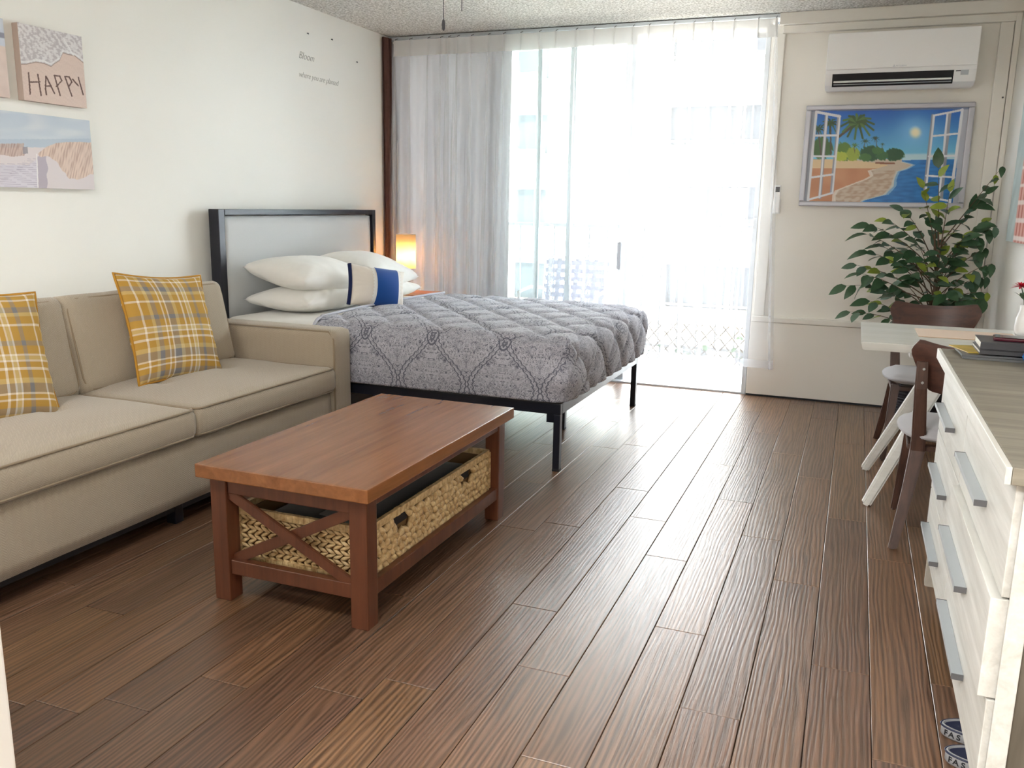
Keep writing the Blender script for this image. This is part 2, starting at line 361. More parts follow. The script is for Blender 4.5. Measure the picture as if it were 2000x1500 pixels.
def pillow(name, w_, h_, t_, m, parent=None, mat=None, n=40, wr=.006, seed=1, pinch=.05, uvn=None, flange=0, power=.42):
    u = np.linspace(-1, 1, n + 1); U, V = np.meshgrid(u, u, indexing='ij'); U = U.ravel(); V = V.ravel(); vs = []; N = n + 1
    f = np.clip((1 - U ** 2) * (1 - V ** 2), 0, 1) ** power
    x = U * w_ / 2 * (1 - pinch * (1 - V ** 2)); y = V * h_ / 2 * (1 - pinch * (1 - U ** 2))
    P0 = np.stack([x, y, 0 * x], 1); e = f ** .5
    for s in (1, -1):
        z = s * f * t_ / 2; P = np.stack([x, y, z], 1)
        z2 = z + (vnoise(P * [1, 1, .2], 16, seed + s) * wr + vnoise(P * [1, 1, .2], 38, seed + s + 5) * wr * .5) * e
        rad = np.abs(U) ** 6 + np.abs(V) ** 6; ang = np.arctan2(V, U)
        z2 += np.sin(ang * 22 + 2 * np.sin(ang * 3 + seed)) * wr * .5 * np.clip(rad, 0, 1) * (f > .02)
        vs.append(np.stack([x, y, z2], 1))
    vs = np.concatenate(vs); fs = []; uv = []
    for s in (0, 1):
        for i in range(n):
            for j in range(n):
                a = s * N * N + i * N + j; q = [a, a + N, a + N + 1, a + 1]; fs.append(q if s == 0 else q[::-1])
    if mat is not None:
        Mx = np.array(mat.to_3x3()); vs = vs @ Mx.T + np.array(mat.translation)
    me = bpy.data.meshes.new(name); me.from_pydata(vs.tolist(), [], fs); ul = me.uv_layers.new(name='UVMap')
    uvs = np.stack([(U + 1) / 2, (V + 1) / 2], 1); uvs = np.concatenate([uvs, uvs]); li = np.array([i for f_ in fs for i in f_])
    ul.data.foreach_set('uv', uvs[li].ravel()); 
    if flange == 0:
        b2 = bmesh.new(); b2.from_mesh(me); bmesh.ops.remove_doubles(b2, verts=b2.verts[:], dist=1e-5); b2.to_mesh(me); b2.free()
    me.update(); return link(name, me, m, parent, True)
def text(name, s, m, size, mat, parent=None, ext=.0006, shear=0, space=1, align='LEFT', weight=0):
    cu = bpy.data.curves.new(name, 'FONT'); cu.body = s; cu.size = size; cu.extrude = ext; cu.shear = shear; cu.space_character = space; cu.align_x = align; cu.offset = weight
    ob = bpy.data.objects.new(name, cu); C.objects.link(ob); bpy.context.view_layer.update()
    me = bpy.data.meshes.new_from_object(ob.evaluated_get(bpy.context.evaluated_depsgraph_get())); bpy.data.objects.remove(ob)
    me.transform(mat); me.name = name; me.materials.clear()
    return link(name, me, m, parent)
def axes(o, x, y, z):
    m = Matrix((x, y, z)).transposed().to_4x4(); m.translation = o; return m
def paint(name, P0, Uv, Vv, nu, nv, fn, m, parent=None):
    """a flat print: a grid of coloured vertices; fn(u, v) -> sRGB 0-255 array"""
    u, v = np.meshgrid(np.linspace(0, 1, nu), np.linspace(0, 1, nv), indexing='ij'); u = u.ravel(); v = v.ravel()
    P = np.array(P0) + u[:, None] * np.array(Uv) + v[:, None] * np.array(Vv); i, j = np.meshgrid(np.arange(nu - 1), np.arange(nv - 1), indexing='ij')
    a = (i * nv + j).ravel(); F = np.stack([a, a + 1, a + nv + 1, a + nv], 1)
    me = bpy.data.meshes.new(name); me.from_pydata(P.tolist(), [], F.tolist())
    c = np.clip(fn(u, v) / 255, 0, 1); c = np.where(c <= .04045, c / 12.92, ((c + .055) / 1.055) ** 2.4)
    at = me.color_attributes.new('Col', 'FLOAT_COLOR', 'POINT'); at.data.foreach_set('color', np.concatenate([c, np.ones((len(c), 1))], 1).astype(np.float32).ravel())
    me.update(); return link(name, me, m, parent)
def seg(x, y, a, b):
    a = np.array(a, float); b = np.array(b, float); d = b - a; t = np.clip(((x - a[0]) * d[0] + (y - a[1]) * d[1]) / (d @ d), 0, 1)
    return np.hypot(x - a[0] - t * d[0], y - a[1] - t * d[1])
def put(c, mask, col): mask = np.clip(mask, 0, 1)[:, None]; c[:] = c * (1 - mask) + np.array(col, float) * mask
def n2d(x, y, s, seed=0): return vnoise(np.stack([x, y, 0 * x + seed], 1), s, seed)

# ------------------------------------------------------------------ the room
WL, WR, YB, H = -3.31, .76, 5.90, 2.416
YN = -2.6
struct(box('wall_left', (WL - .15, YN, -.1), (WL, 6.1, H + .1), M['wall'], None, 0))
wr_ = struct(box('wall_right', (WR, YN, -.1), (WR + .15, 6.1, H + .1), M['wall'], None, 0))
struct(box('wall_front', (WL - .15, YN - .15, -.1), (WR + .15, YN, H + .1), M['wall'], None, 0))
struct(box('ceiling', (WL - .15, YN - .15, H), (WR + .15, 6.1, H + .2), M['ceiling'], None, 0))
wb = struct(box('wall_back', (-.61, YB + .005, 0), (WR, 6.05, 2.36), M['wall_back'], None, 0))
box('lower_panel', (-.605, YB - .02, .012), (.66, YB + .004, .500), M['wall_back'], wb, .003)
box('rail', (-.60, YB - .035, .503), (WR - .002, YB + .004, .540), M['trim'], wb, .006)
box('header_board', (-.54, YB - .03, 2.300), (WR - .002, YB + .004, 2.345), M['trim'], wb, .004)
box('stile', (-.595, YB - .018, .541), (-.525, YB + .004, 2.299), M['trim'], wb, .004)
box('stile', (.655, YB - .022, .541), (WR - .035, YB + .004, 2.299), M['trim'], wb, .004)
box('top_fascia', (-.56, YB - .06, 2.346), (WR - .002, YB + .004, H - .001), M['trim'], wb, .004)
box('floor_gap', (-.605, YB - .022, .0), (.66, YB - .002, .011), M['dark'], wb, 0)
struct(box('trim_1', (WR - .032, YB - .032, .0), (WR - .001, YB - .001, 2.34), M['trim'], None, .004))
# door leaf standing open beside the camera
pl = struct(box('door_2', (-1.92, .76, .008), (-1.10, .80, 2.03), M['white'], None, .004))
# floor: one board underneath, every plank its own object
fl = struct(box('floor', (WL, YN, -.06), (WR, 5.92, -.012), M['dark'], None, 0))
def plank_mesh(x0, x1, y0, y1):
    g = .0009; x0 += g; x1 -= g; y0 += g; y1 -= g; cx, cy = (x0 + x1) / 2, (y0 + y1) / 2; vs = []
    for ins, z in ((0, -.011), (0, -.0012), (.0014, 0)):
        for a, b in ((x0 + ins, y0 + ins), (x1 - ins, y0 + ins), (x1 - ins, y1 - ins), (x0 + ins, y1 - ins)): vs.append((a - cx, b - cy, z))
    fs = [(8, 9, 10, 11)] + [(k * 4 + i, k * 4 + (i + 1) % 4, k * 4 + 4 + (i + 1) % 4, k * 4 + 4 + i) for k in (0, 1) for i in range(4)]
    me = bpy.data.meshes.new('plank'); me.from_pydata(vs, [], fs); me.materials.append(M['plank']); return me, (cx, cy, 0)
PW, PLN = .1487, 1.2565
phase = {0: 1.638, 1: 2.371, 2: 1.976, 3: 2.861, 4: 2.326, 5: 3.196, -1: 2.001, -2: 2.341, -3: 1.80, -4: 2.95, -5: 2.25, -6: 1.62, -7: 2.7, 6: 2.35}
cache = {}
for k in range(-19, 11):
    xa, xb = max(WL, -.605 + k * PW), min(WR, -.605 + (k + 1) * PW)
    if xb - xa < .01: continue
    ph = phase.get(k, random.uniform(0, PLN)); y = ph - math.ceil((ph - YN) / PLN) * PLN
    while y < 5.92:
        ya, yb = max(YN, y), min(5.92, y + PLN); y += PLN
        if yb - ya < .02: continue
        key = (round(xb - xa, 4), round(yb - ya, 4))
        if key not in cache: cache[key], loc = plank_mesh(xa, xb, ya, yb)
        o = bpy.data.objects.new('plank', cache[key]); C.objects.link(o); o.location = ((xa + xb) / 2, (ya + yb) / 2, 0); o.parent = fl
# housings added around the two fill lights, out of view
for nm, loc, sx, sy, lab in (('kitchen_lamp', (-1.3, -1.1), .66, .36, 'added white rectangular fill light housing, unseen behind the viewer'), ('entry_lamp', (-1.0, .55), .28, .28, 'added small square white fill light housing, unseen above the viewer')):
    t = thing(nm, lab, 'lamp', (*loc, H - .002)); zb = -.08 if nm[0] == 'k' else -.035
    bm = BM(); bx(bm, (-sx, -sy, zb), (sx, -sy + .02, 0)); bx(bm, (-sx, sy - .02, zb), (sx, sy, 0)); bx(bm, (-sx, -sy + .02, zb), (-sx + .02, sy - .02, 0)); bx(bm, (sx - .02, -sy + .02, zb), (sx, sy - .02, 0))
    fin('housing', bm, M['white'], t)
# curtain track
t = struct(box('trim_2', (-3.30, 5.845, 2.388), (-.545, 5.895, 2.410), M['alu'], None, .002))
struct(box('trim_3', (-3.30, 5.90, 2.345), (-.61, 6.06, H), M['trim'], None, .002))
# wall marks left over above the lettering
for y, z in ((4.835, 2.259), (5.105, 2.27), (5.409, 2.176)):
    bm = BM(); tube(bm, [(WL - .001, y, z), (WL + .008, y, z), (WL + .009, y, z - .006)], .0035, 6); fin('nail', bm, M['darkgrey'], bpy.data.objects['wall_left'])
bm = BM(); tube(bm, [(WR - .05, YB - .024, 1.886), (WR - .05, YB - .030, 1.886)], .005, 8); fin('screw', bm, M['darkgrey'], wb)

# ------------------------------------------------------------------ sliding door
d1 = struct(thing('door_1', '', '', (0, 0, 0)))
for k in ('label', 'category'): del d1[k]
box('threshold', (-3.30, 5.90, -.02), (-.612, 6.06, .012), M['alu'], d1, .002)
box('jamb', (-3.309, 5.90, .0125), (-3.262, 6.06, 2.344), M['trim'], d1, .002); box('jamb', (-.640, 5.90, .0125), (-.611, 6.06, 2.344), M['alu'], d1, .002)
def leaf(x0, x1, y, wl, wr2, handle=False):
    z0, z1 = .014, 2.343; bm = BM()
    bx(bm, (x0, y, z0), (x0 + wl, y + .022, z1), .002); bx(bm, (x1 - wr2, y, z0), (x1, y + .022, z1), .002)
    bx(bm, (x0 + wl, y, z0), (x1 - wr2, y + .022, z0 + .06), .002); bx(bm, (x0 + wl, y, z1 - .04), (x1 - wr2, y + .022, z1), .002)
    f = fin('sliding_frame', bm, M['alu'], d1); box('glass_pane', (x0 + wl, y + .008, z0 + .06), (x1 - wr2, y + .013, z1 - .04), M['glass'], f, 0)
    if handle:
        bm = BM(); bx(bm, (x1 - .08, y - .012, .80), (x1 - .055, y - .001, .99), .004); fin('handle', bm, M['darkgrey'], f)
leaf(-3.26, -2.17, 6.022, .04, .035); leaf(-2.95, -1.905, 5.985, .04, .045); leaf(-2.50, -1.475, 5.948, .04, .07, True)

# ------------------------------------------------------------------ balcony and building opposite
bal = struct(box('trim_4', (-4.2, 6.07, -.20), (1.6, 7.15, -.012), M['darkgrey'], None, 0)); bal.name = 'balcony_slab'
ix = 0
for i in range(12):
    for j in range(3):
        x0 = -4.2 + i * .48; y0 = 6.07 + j * .36
        box('tile', (x0 + .002, y0 + .002, -.011), (x0 + .478, y0 + .358, 0), M['tile'], bal, .001, 1)
struct(box('balcony_soffit', (-4.2, 6.11, 2.62), (1.6, 7.15, 2.80), M['facade_white'], None, 0))
rl = struct(thing('balcony_railing', '', '', (0, 7.05, 0)))
for k in ('label', 'category'): del rl[k]
box('top_rail', (-4.2, -.02, 1.06), (1.6, .02, 1.09), M['rail'], rl, .004); box('bottom_rail', (-4.2, -.015, .10), (1.6, .015, .125), M['rail'], rl, .003)
for i in range(37): box('baluster', (-4.1 + i * .155 - .006, -.006, .1255), (-4.1 + i * .155 + .006, .006, 1.0595), M['rail'], rl, 0)
for x in (-3.2, -1.62, -.93, -.15): box('post', (x - .018, .021, 0), (x + .018, .055, 2.619), M['white'], rl, .002)
# expanding lattice with ivy
lt = thing('expanding_trellis', 'low pale expanding lattice trellis standing along the balcony railing outside', 'trellis', (0, 6.97, .005))
for i in range(26):
    x = -2.9 + i * .105
    for s in (1, -1):
        bm = BM(); beam(bm, (x - s * .13, s * .006, 0.003), (x + s * .13, s * .006, .31), .010, .005, bev=0); fin('slat', bm, M['trellis'], lt)
iv = thing('ivy_garland', 'green artificial ivy leaves twined through the low balcony trellis', 'plant', (0, 6.94, .01))
def leaf_mesh(name, L, W, mat, droop=.25, fold=.15, n=5):
    vs = []; fs = []
    for i in range(n + 1):
        t = i / n; wd = W / 2 * (math.sin(PI * t ** .8) ** .85 if 0 < t < 1 else 0) ; y = L * t; z = -droop * L * t * t
        vs += [(-wd, y, z + fold * wd), (0, y, z), (wd, y, z + fold * wd)]
    for i in range(n):
        a = i * 3; fs += [(a, a + 1, a + 4, a + 3), (a + 1, a + 2, a + 5, a + 4)]
    me = bpy.data.meshes.new(name); me.from_pydata(vs, [], fs); me.materials.append(mat); me.polygons.foreach_set('use_smooth', [True] * len(fs)); return me
ivm = [leaf_mesh('ivy_leaf', .06, .05, M['ivy']), leaf_mesh('ivy_leaf', .055, .05, M['ivy'])]
bm = BM(); tube(bm, [(-1.7 + i * .08, .012 * math.sin(i * 2.1), .05 + .035 * math.sin(i * 1.3)) for i in range(14)], .002, 5); fin('vine', bm, M['leaf'], iv)
for i in range(22):
    o = bpy.data.objects.new('leaf', ivm[i % 2]); C.objects.link(o); o.parent = iv
    o.location = (-1.66 + i * .045, random.uniform(-.02, .0), random.uniform(.03, .12) if i % 5 else .22); o.rotation_euler = (random.uniform(0, 1.2), random.uniform(-1, 1), random.uniform(0, 6))
# balcony chair with woven straps
bc = thing('patio_chair', 'strap-woven patio chair on the balcony seen through the sheer curtain', 'chair', (-2.0, 6.52, 0))
def rail_pts(x): return [(x * .93, -.02, .38), (x, -.10, .60), (x * 1.02, -.14, .84)]
bm = BM(); tube(bm, [(-.245, -.01, .36), (-.25, -.06, .5), (-.262, -.14, .84), (.262, -.14, .84), (.25, -.06, .5), (.245, -.01, .36)], .011, 8)
tube(bm, [(-.25, 0, .38), (-.25, .44, .40), (.25, .44, .40), (.25, 0, .38)], .011, 8, closed=True); fin('frame', bm, M['white'], bc, True)
for sx in (-1, 1):
    for y in (.0, .42): bm = BM(); tube(bm, [(sx * .245, y, .38), (sx * .27, y + (.03 if y else -.05), .011)], .011, 8); fin('leg', bm, M['white'], bc, True)
    bm = BM(); tube(bm, [(sx * .256, -.08, .60), (sx * .30, .1, .62), (sx * .30, .36, .60), (sx * .255, .43, .40)], .012, 8); fin('armrest', bm, M['white'], bc, True)
def backpt(u, v, off): z = .40 + v * .43; y = -.02 - .12 * v; return (u * (.245 + .015 * v), y + off, z)
for i in range(7):
    v = (i + .5) / 7; bm = BM(); P_ = [backpt(u / 8 - 1, v, .004 * (1 if (u + i) % 2 else -1)) for u in range(17)]
    vs = [bm.verts.new((p[0], p[1], p[2] + s)) for p in P_ for s in (-.018, .018)]
    for k in range(16): bm.faces.new((vs[2 * k], vs[2 * k + 2], vs[2 * k + 3], vs[2 * k + 1]))
    o = fin('strap', bm, M['strap'], bc); md = o.modifiers.new('s', 'SOLIDIFY'); md.thickness = .002
for i in range(7):
    u = -1 + (i + .5) * 2 / 7; bm = BM(); P_ = [backpt(u, v / 12, .004 * (-1 if (v + i) % 2 else 1)) for v in range(13)]
    vs = [bm.verts.new((p[0] + s, p[1], p[2])) for p in P_ for s in (-.019, .019)]
    for k in range(12): bm.faces.new((vs[2 * k], vs[2 * k + 1], vs[2 * k + 3], vs[2 * k + 2]))
    o = fin('strap', bm, M['strap'], bc); md = o.modifiers.new('s', 'SOLIDIFY'); md.thickness = .002
for i in range(6): box('seat_strap', (-.245, .04 + i * .065, .386), (.245, .085 + i * .065, .390), M['strap'], bc, 0)
bc.rotation_euler.z = PI; bc.location.y = 6.33
# building opposite: wall pieces, slabs and deep-set windows
bd = thing('apartment_building', 'sunlit cream apartment block with stacked balconies across the street', 'building', (0, 31, 0))
zs = [-6.2, -3.2, -.42, 2.30, 5.0, 7.9, 11]
bm = BM()
bx(bm, (-19, .6, -14), (9, 12, 12), 0); fin('wall', bm, M['facade_white'], bd)
for k in range(len(zs) - 1):
    z = zs[k]
    box('spandrel', (-6.7, -.9, z), (1.5, -.6, z + 1.05), M['facade'], bd, 0); box('slab', (-6.8, -1.0, z - .13), (1.6, .6, z), M['facade_white'], bd, 0)
    box('handrail', (-6.7, -.92, z + 1.15), (1.5, -.84, z + 1.21), M['facade_white'], bd, 0)
    box('spandrel', (-14.5, -.3, z), (-11, .0, z + 1.0), M['facade'], bd, 0)
    for x in (-6.5, -4.6, -2.3, -.2):
        f = box('window', (x, .5, z + .45), (x + 1.9, .599, z + 2.45), M['window_far'], bd, 0)
        for q in range(2): box('mullion', (x + .62 * (q + 1), .46, z + .45), (x + .62 * (q + 1) + .07, .499, z + 2.45), M['facade_white'], f, 0)
        if (k + int(x)) % 2 == 0: box('curtain', (x + .1, .47, z + .5), (x + .9, .495, z + 2.4), M['far_curtain'], f, 0)
    for x in (-12.3,): box('window', (x, .5, z + .9), (x + 1.2, .599, z + 2.3), M['window_far'], bd, 0)
for x in (-6.8, -2.55, 1.4): box('pier', (x, -.95, -9), (x + .25, -.91 + .9, 12), M['facade_white'], bd, 0)
struct(box('ground', (-60, 7.6, -14.2), (60, 80, -14), M['facade'], None, 0))

# ------------------------------------------------------------------ curtains
def cloth(name, path, z0, z1, nz, m, parent):
    """path(z) -> list of (x, y); swept over height"""
    rows = [path(z0 + (z1 - z0) * k / nz) for k in range(nz + 1)]; n = len(rows[0]); vs = []
    for k, r in enumerate(rows): vs += [(x, y, z0 + (z1 - z0) * k / nz) for x, y in r]
    fs = [(k * n + i, k * n + i + 1, (k + 1) * n + i + 1, (k + 1) * n + i) for k in range(nz) for i in range(n - 1)]
    return raw(name, vs, fs, m, parent, True)
PLE = [-3.225, -3.106, -2.962, -2.861, -2.80, -2.731, -2.623, -2.496, -2.381, -2.254, -2.119, -2.0, -1.860, -1.735, -1.596, -1.472, -1.366, -1.207, -1.080, -.964, -.829, -.683, -.577]
_r = random.Random(3); PR = [(_r.uniform(-1, 1), _r.uniform(-1, 1), _r.uniform(.5, 1.4)) for _ in PLE]
def sheer_path(z, off=0):
    t = (2.375 - z) / 2.16; pts = []; k = max(0, (t - .045)); open_ = min(1, k * 3.2)
    for i, p in enumerate(PLE):
        a, b, c = PR[i]; x = p + .035 * a * t * t + (p + 1.7) * .02 * t + (.07 * t if i == len(PLE) - 1 else 0)
        wd = .006 + .016 * c * open_ ** .8; dy = .010 + .022 * open_
        pts += [(x - wd * 1.6, 5.80 - .003), (x + wd * .55, 5.80 - dy * .2 - .01 * open_), (x + wd * .3, 5.80 + dy * .5), (x - wd * .5, 5.80 + dy), (x - wd * .35, 5.80 - dy), (x + wd, 5.80 - dy * .9), (x + wd * 1.7, 5.80 + .002)]
        if i < len(PLE) - 1:
            nx = PLE[i + 1] + .035 * PR[i + 1][0] * t * t + (PLE[i + 1] + 1.7) * .02 * t
            for s in (.35, .5, .65): pts.append((x + (nx - x) * s, 5.80 + .016 * open_ * b * math.sin(PI * s) + .008))
    # Chaikin smoothing keeps the tucks soft
    for _ in range(1):
        q = [pts[0]]
        for A, B in zip(pts, pts[1:]): q += [(A[0] * .75 + B[0] * .25, A[1] * .75 + B[1] * .25), (A[0] * .25 + B[0] * .75, A[1] * .25 + B[1] * .75)]
        pts = q + [pts[-1]]
    return [(x, y + off) for x, y in pts]
sc_ = thing('sheer_curtain', 'long white sheer pleated curtain drawn across the whole sliding door', 'curtain', (0, 0, 0))
cloth('panel', sheer_path, .26, 2.268, 44, M['sheer'], sc_)
cloth('heading', sheer_path, 2.268, 2.376, 3, M['sheer_header'], sc_)
cloth('hem', sheer_path, .205, .26, 2, M['sheer_hem'], sc_)
for p in PLE:
    bm = BM(); tube(bm, [(p, 5.80, 2.370), (p, 5.806, 2.384), (p, 5.83, 2.392), (p, 5.846, 2.398)], .0022, 5); fin('hook', bm, M['darkgrey'], sc_)
gd = thing('grey_drape', 'heavy grey drape pushed to the left side behind the sheer curtain', 'curtain', (0, 0, 0))
def drape_path(z):
    t = (2.37 - z) / 2.3; pts = []; n = 110
    for i in range(n + 1):
        s = i / n; x = -3.30 + .96 * s; ph = s * 6.4 * 2 * PI + .5 * math.sin(s * 9 + t * .6)
        A = .016 + .022 * min(1, t * 3)
        pts.append((x + .010 * math.cos(ph * 1.0) * min(1, t * 3), 5.868 + A * math.sin(ph) * (.8 + .3 * math.sin(s * 23)) + .004 * math.sin(ph * 2 + 1)))
    return pts
cloth('panel', drape_path, .03, 2.372, 30, M['drape'], gd)
bd_ = thing('brown_drape', 'narrow dark brown drape edge hanging in the corner by the left wall', 'curtain', (0, 0, 0))
cloth('panel', lambda z: [(-3.300 + .030 * s / 20 + .006 * math.sin(s * 1.4 + z), 5.74 + .10 * s / 20 + .012 * math.sin(s * .9)) for s in range(21)], .03, 2.40, 20, M['brown_drape'], bd_)

# ------------------------------------------------------------------ air conditioner
ac = thing('air_conditioner', 'white wall-mounted split air conditioner above the beach picture', 'air conditioner', (.14, YB, 0))
prof = [(-.001, 1.945), (-.14, 1.935), (-.205, 1.958), (-.235, 2.02), (-.240, 2.235), (-.225, 2.245), (-.001, 2.245)]
bm = BM(); fs = prism(bm, prof, 0, -.40, .40); bmesh.ops.bevel(bm, geom=[e for f in fs[:2] for e in f.edges], offset=.006, segments=2, affect='EDGES'); fin('body', bm, M['plastic'], ac)
box('front_panel', (-.398, -.252, 2.040), (.398, -.2405, 2.243), M['plastic'], ac, .004)
mt = axes((0, 0, 0), (1, 0, 0), (0, -.55, .835), (0, -.835, -.55))
def slope(x0, x1, s0, s1, d0, d1, name, m, par, bev=.002):  # boxes lying on the slanted lower face of the unit
    A = Vector((0, -.205, 1.958)); B = Vector((0, -.235, 2.02)); v = (B - A).normalized(); L = (B - A).length; nrm = Vector((0, -v.z, v.y))
    bm = BM(); bx(bm, (x0, s0 * L, d0), (x1, s1 * L, d1), bev, 1, axes(A, (1, 0, 0), v, -nrm if nrm.y > 0 else nrm)); return fin(name, bm, m, par)
op = slope(-.36, .285, -.12, .98, .001, .004, 'air_outlet', M['dark'], ac, 0)
lv = slope(-.352, .278, .30, .42, .006, .020, 'louver', M['plastic'], ac)
slope(-.352, .278, .06, .12, .005, .010, 'louver', M['alu'], ac)
slope(.32, .36, .55, .95, .001, .003, 'display', M['alu'], ac); slope(.295, .325, .85, .93, .001, .002, 'button', M['darkgrey'], ac, 0)
text('brand_lettering', 'MITSUBISHI', M['alu'], .011, axes((-.020, -.2525, 2.046), (1, 0, 0), (0, 0, 1), (0, -1, 0)), ac, .0002)
bm = BM()
for cx, cz in ((-.034, 2.047), (-.030, 2.053), (-.026, 2.047)):
    vs = [bm.verts.new((cx + a, -.2528, cz + b)) for a, b in ((-.0035, 0), (0, -.0035), (.0035, 0), (0, .0035))]; bm.faces.new(vs)
fin('emblem', bm, M['alu'], ac)
rm = thing('remote_control', 'slim white remote control in a holder on the wall beside the curtain', 'remote control', (-.497, YB - .02, 1.205))
box('holder', (-.023, -.018, 0), (.023, -.0005, .09), M['plastic'], rm, .003); box('handset', (-.019, -.030, .004), (.019, -.0185, .178), M['plastic'], rm, .005)
box('screen', (-.013, -.0315, .135), (.013, -.0303, .168), M['pull_end'], rm, 0)

# ------------------------------------------------------------------ pictures
def quadmap(TL, TR, BL, BR):
    TL, TR, BL, BR = map(np.array, (TL, TR, BL, BR))
    def f(u, v):
        p = (TL[None] * (1 - u)[:, None] + TR[None] * u[:, None]) * (1 - v)[:, None] + (BL[None] * (1 - u)[:, None] + BR[None] * u[:, None]) * v[:, None]
        return p[:, 0], p[:, 1]
    return f
def bar(c, x, y, a, b, wd, col, s=1.5): put(c, (wd - seg(x, y, a, b)) / s, col)
bq = quadmap((345, 860), (1565, 850), (275, 1560), (1465, 1600))
def beach(u, v):
    x, y = bq(u, v); t = np.clip((y - 850) / 400, 0, 1)[:, None]; c = np.array([24, 92, 190.]) * (1 - t) + np.array([122, 205, 232.]) * t
    d = np.hypot(x - 1160, (y - 1040)); put(c, .75 * np.exp(-(d / 140) ** 2), (140, 205, 250)); put(c, np.exp(-(d / 42) ** 4), (250, 244, 214))
    put(c, np.clip((y - 1195) / 20, 0, 1) * .7 * (x > 1060) * (y < 1252), (214, 226, 230))
    sea = y > 1252; t = np.clip((y - 1252) / 330, 0, 1)[:, None]; sc = np.array([30, 120, 196.]) * (1 - t) + np.array([28, 116, 188.]) * t; sc += (n2d(x, y * 2.2, .06, 3) * 22)[:, None]
    c[sea] = sc[sea]
    sh = np.interp(y, [1235, 1262, 1290, 1320, 1340, 1400, 1450, 1480, 1520, 1560, 1600], [1060, 1060, 1130, 1080, 1020, 1000, 985, 960, 930, 760, 700]) + n2d(x, y, .05, 5) * 18
    land = (y > 1240 - (x < 700) * 6) & (x < sh); c[land] = (206, 190, 172); put(c, land * np.clip((n2d(x, y * 1.6, .09, 8) + .25) * 1.1, 0, .6) * (y > 1330), (172, 138, 112))
    wet = np.interp(y, [1250, 1275, 1290, 1330, 1370, 1400, 1440, 1480, 1520, 1560], [700, 900, 950, 800, 820, 760, 640, 540, 520, 520]) + n2d(x, y, .04, 9) * 12
    dry = land & (x < wet); c[dry] = (206, 150, 112); put(c, dry * np.clip(n2d(x, y, .03, 2) + .4, 0, .6), (190, 128, 92))
    put(c, dry * np.clip((1305 + .02 * (x - 350) - y) / 6, 0, 1) * (y > 1236), (226, 200, 158)); put(c, (np.abs(x - wet) < 14) * land * (y > 1320) * .8, (232, 224, 214))
    put(c, (np.abs(y - (1270 + (x - 850) * .04)) < 7) * (x > 850) * (x < 1000) * .8, (130, 74, 50))
    put(c, (np.abs(x - sh) < 16) * (y > 1262) * .55, (206, 224, 232))
    def blob(cx, cy, rx, ry, col, s=4): put(c, (1 - np.hypot((x - cx) / rx, (y - cy) / ry) + n2d(x, y, .16, s) * .22) * 7 * (y < 1262 + (cx < 700) * -8), col)
    for a in ((600, 1180, 70, 80, (92, 130, 48)), (680, 1200, 60, 55, (150, 168, 60)), (580, 1215, 60, 40, (176, 190, 66)), (430, 1150, 90, 90, (66, 104, 52)), (820, 1195, 100, 62, (38, 88, 50)), (770, 1225, 50, 34, (70, 116, 56)), (1000, 1208, 82, 52, (32, 84, 48)), (905, 1215, 50, 40, (56, 104, 58)), (870, 1175, 50, 30, (64, 112, 56))): blob(*a)
    def palm(cx, cy, L, n, col, wd, base):
        bar(c, x, y, (cx, cy), base, wd * .8, (84, 74, 60))
        for i in range(n):
            a = i * 2 * PI / n + .3; ex, ey = cx + math.cos(a) * L * 1.1, cy + math.sin(a) * L * .8 + L * .28
            mx, my = (cx + ex) / 2, (cy + ey) / 2 - L * .16; q = col if i % 2 else tuple(k * .75 for k in col)
            bar(c, x, y, (cx, cy), (mx, my), wd, q, 2); bar(c, x, y, (mx, my), (ex, ey), wd * .75, q, 4)
    palm(715, 955, 118, 13, (84, 122, 62), 13, (570, 1060)); palm(500, 960, 70, 9, (60, 98, 56), 8, (500, 1200)); palm(400, 1000, 60, 8, (56, 92, 60), 7, (420, 1200))
    palm(775, 1100, 34, 8, (58, 96, 60), 4, (760, 1150)); palm(853, 1078, 30, 8, (48, 82, 60), 4, (865, 1140)); palm(908, 1125, 18, 7, (50, 86, 60), 3, (905, 1160)); palm(690, 1130, 34, 8, (92, 138, 60), 4, (690, 1190))
    W_ = (226, 228, 234); G_ = (150, 154, 168)
    put(c, (x < np.interp(y, [850, 1600], [385, 296])) * 1., (158, 164, 178)); put(c, (x > np.interp(y, [850, 1600], [1518, 1425])) * 1., (182, 186, 198)); put(c, (y < 868) * .8, (120, 130, 160))
    for a, b, wd in (((462, 900), (400, 1530), 9), ((1412, 900), (1335, 1560), 9)): bar(c, x, y, (a[0] + 6, a[1]), (b[0] + 6, b[1]), wd + 5, G_)
    L_ = [((385, 872), (310, 1552)), ((575, 905), (508, 1498)), ((385, 872), (575, 908)), ((472, 890), (402, 1530)), ((370, 1052), (556, 1052)), ((350, 1210), (540, 1213)), ((332, 1375), (523, 1352)), ((310, 1548), (508, 1498))]
    R_ = [((1302, 912), (1225, 1540)), ((1512, 870), (1405, 1590)), ((1302, 912), (1512, 872)), ((1402, 895), (1325, 1560)), ((1290, 1070), (1485, 1052)), ((1258, 1226), (1462, 1224)), ((1236, 1376), (1440, 1392)), ((1225, 1540), (1405, 1580))]
    for a, b in ((L_[1]), (R_[0])): bar(c, x, y, (a[0] - 9, a[1]), (b[0] - 9, b[1]), 12, G_)
    for a, b in L_ + R_: bar(c, x, y, a, b, 11 if a[0] in (385, 1512) else 8.5, W_)
    return c
bp = thing('framed_beach_picture', 'silver framed picture of a tropical beach seen through open white window shutters', 'picture', (.105, YB - .03, 1.56))
fx, fz = .468, .304; fm = simple('silver_frame', (186, 186, 194), .35, .2, .03)
bm = BM()
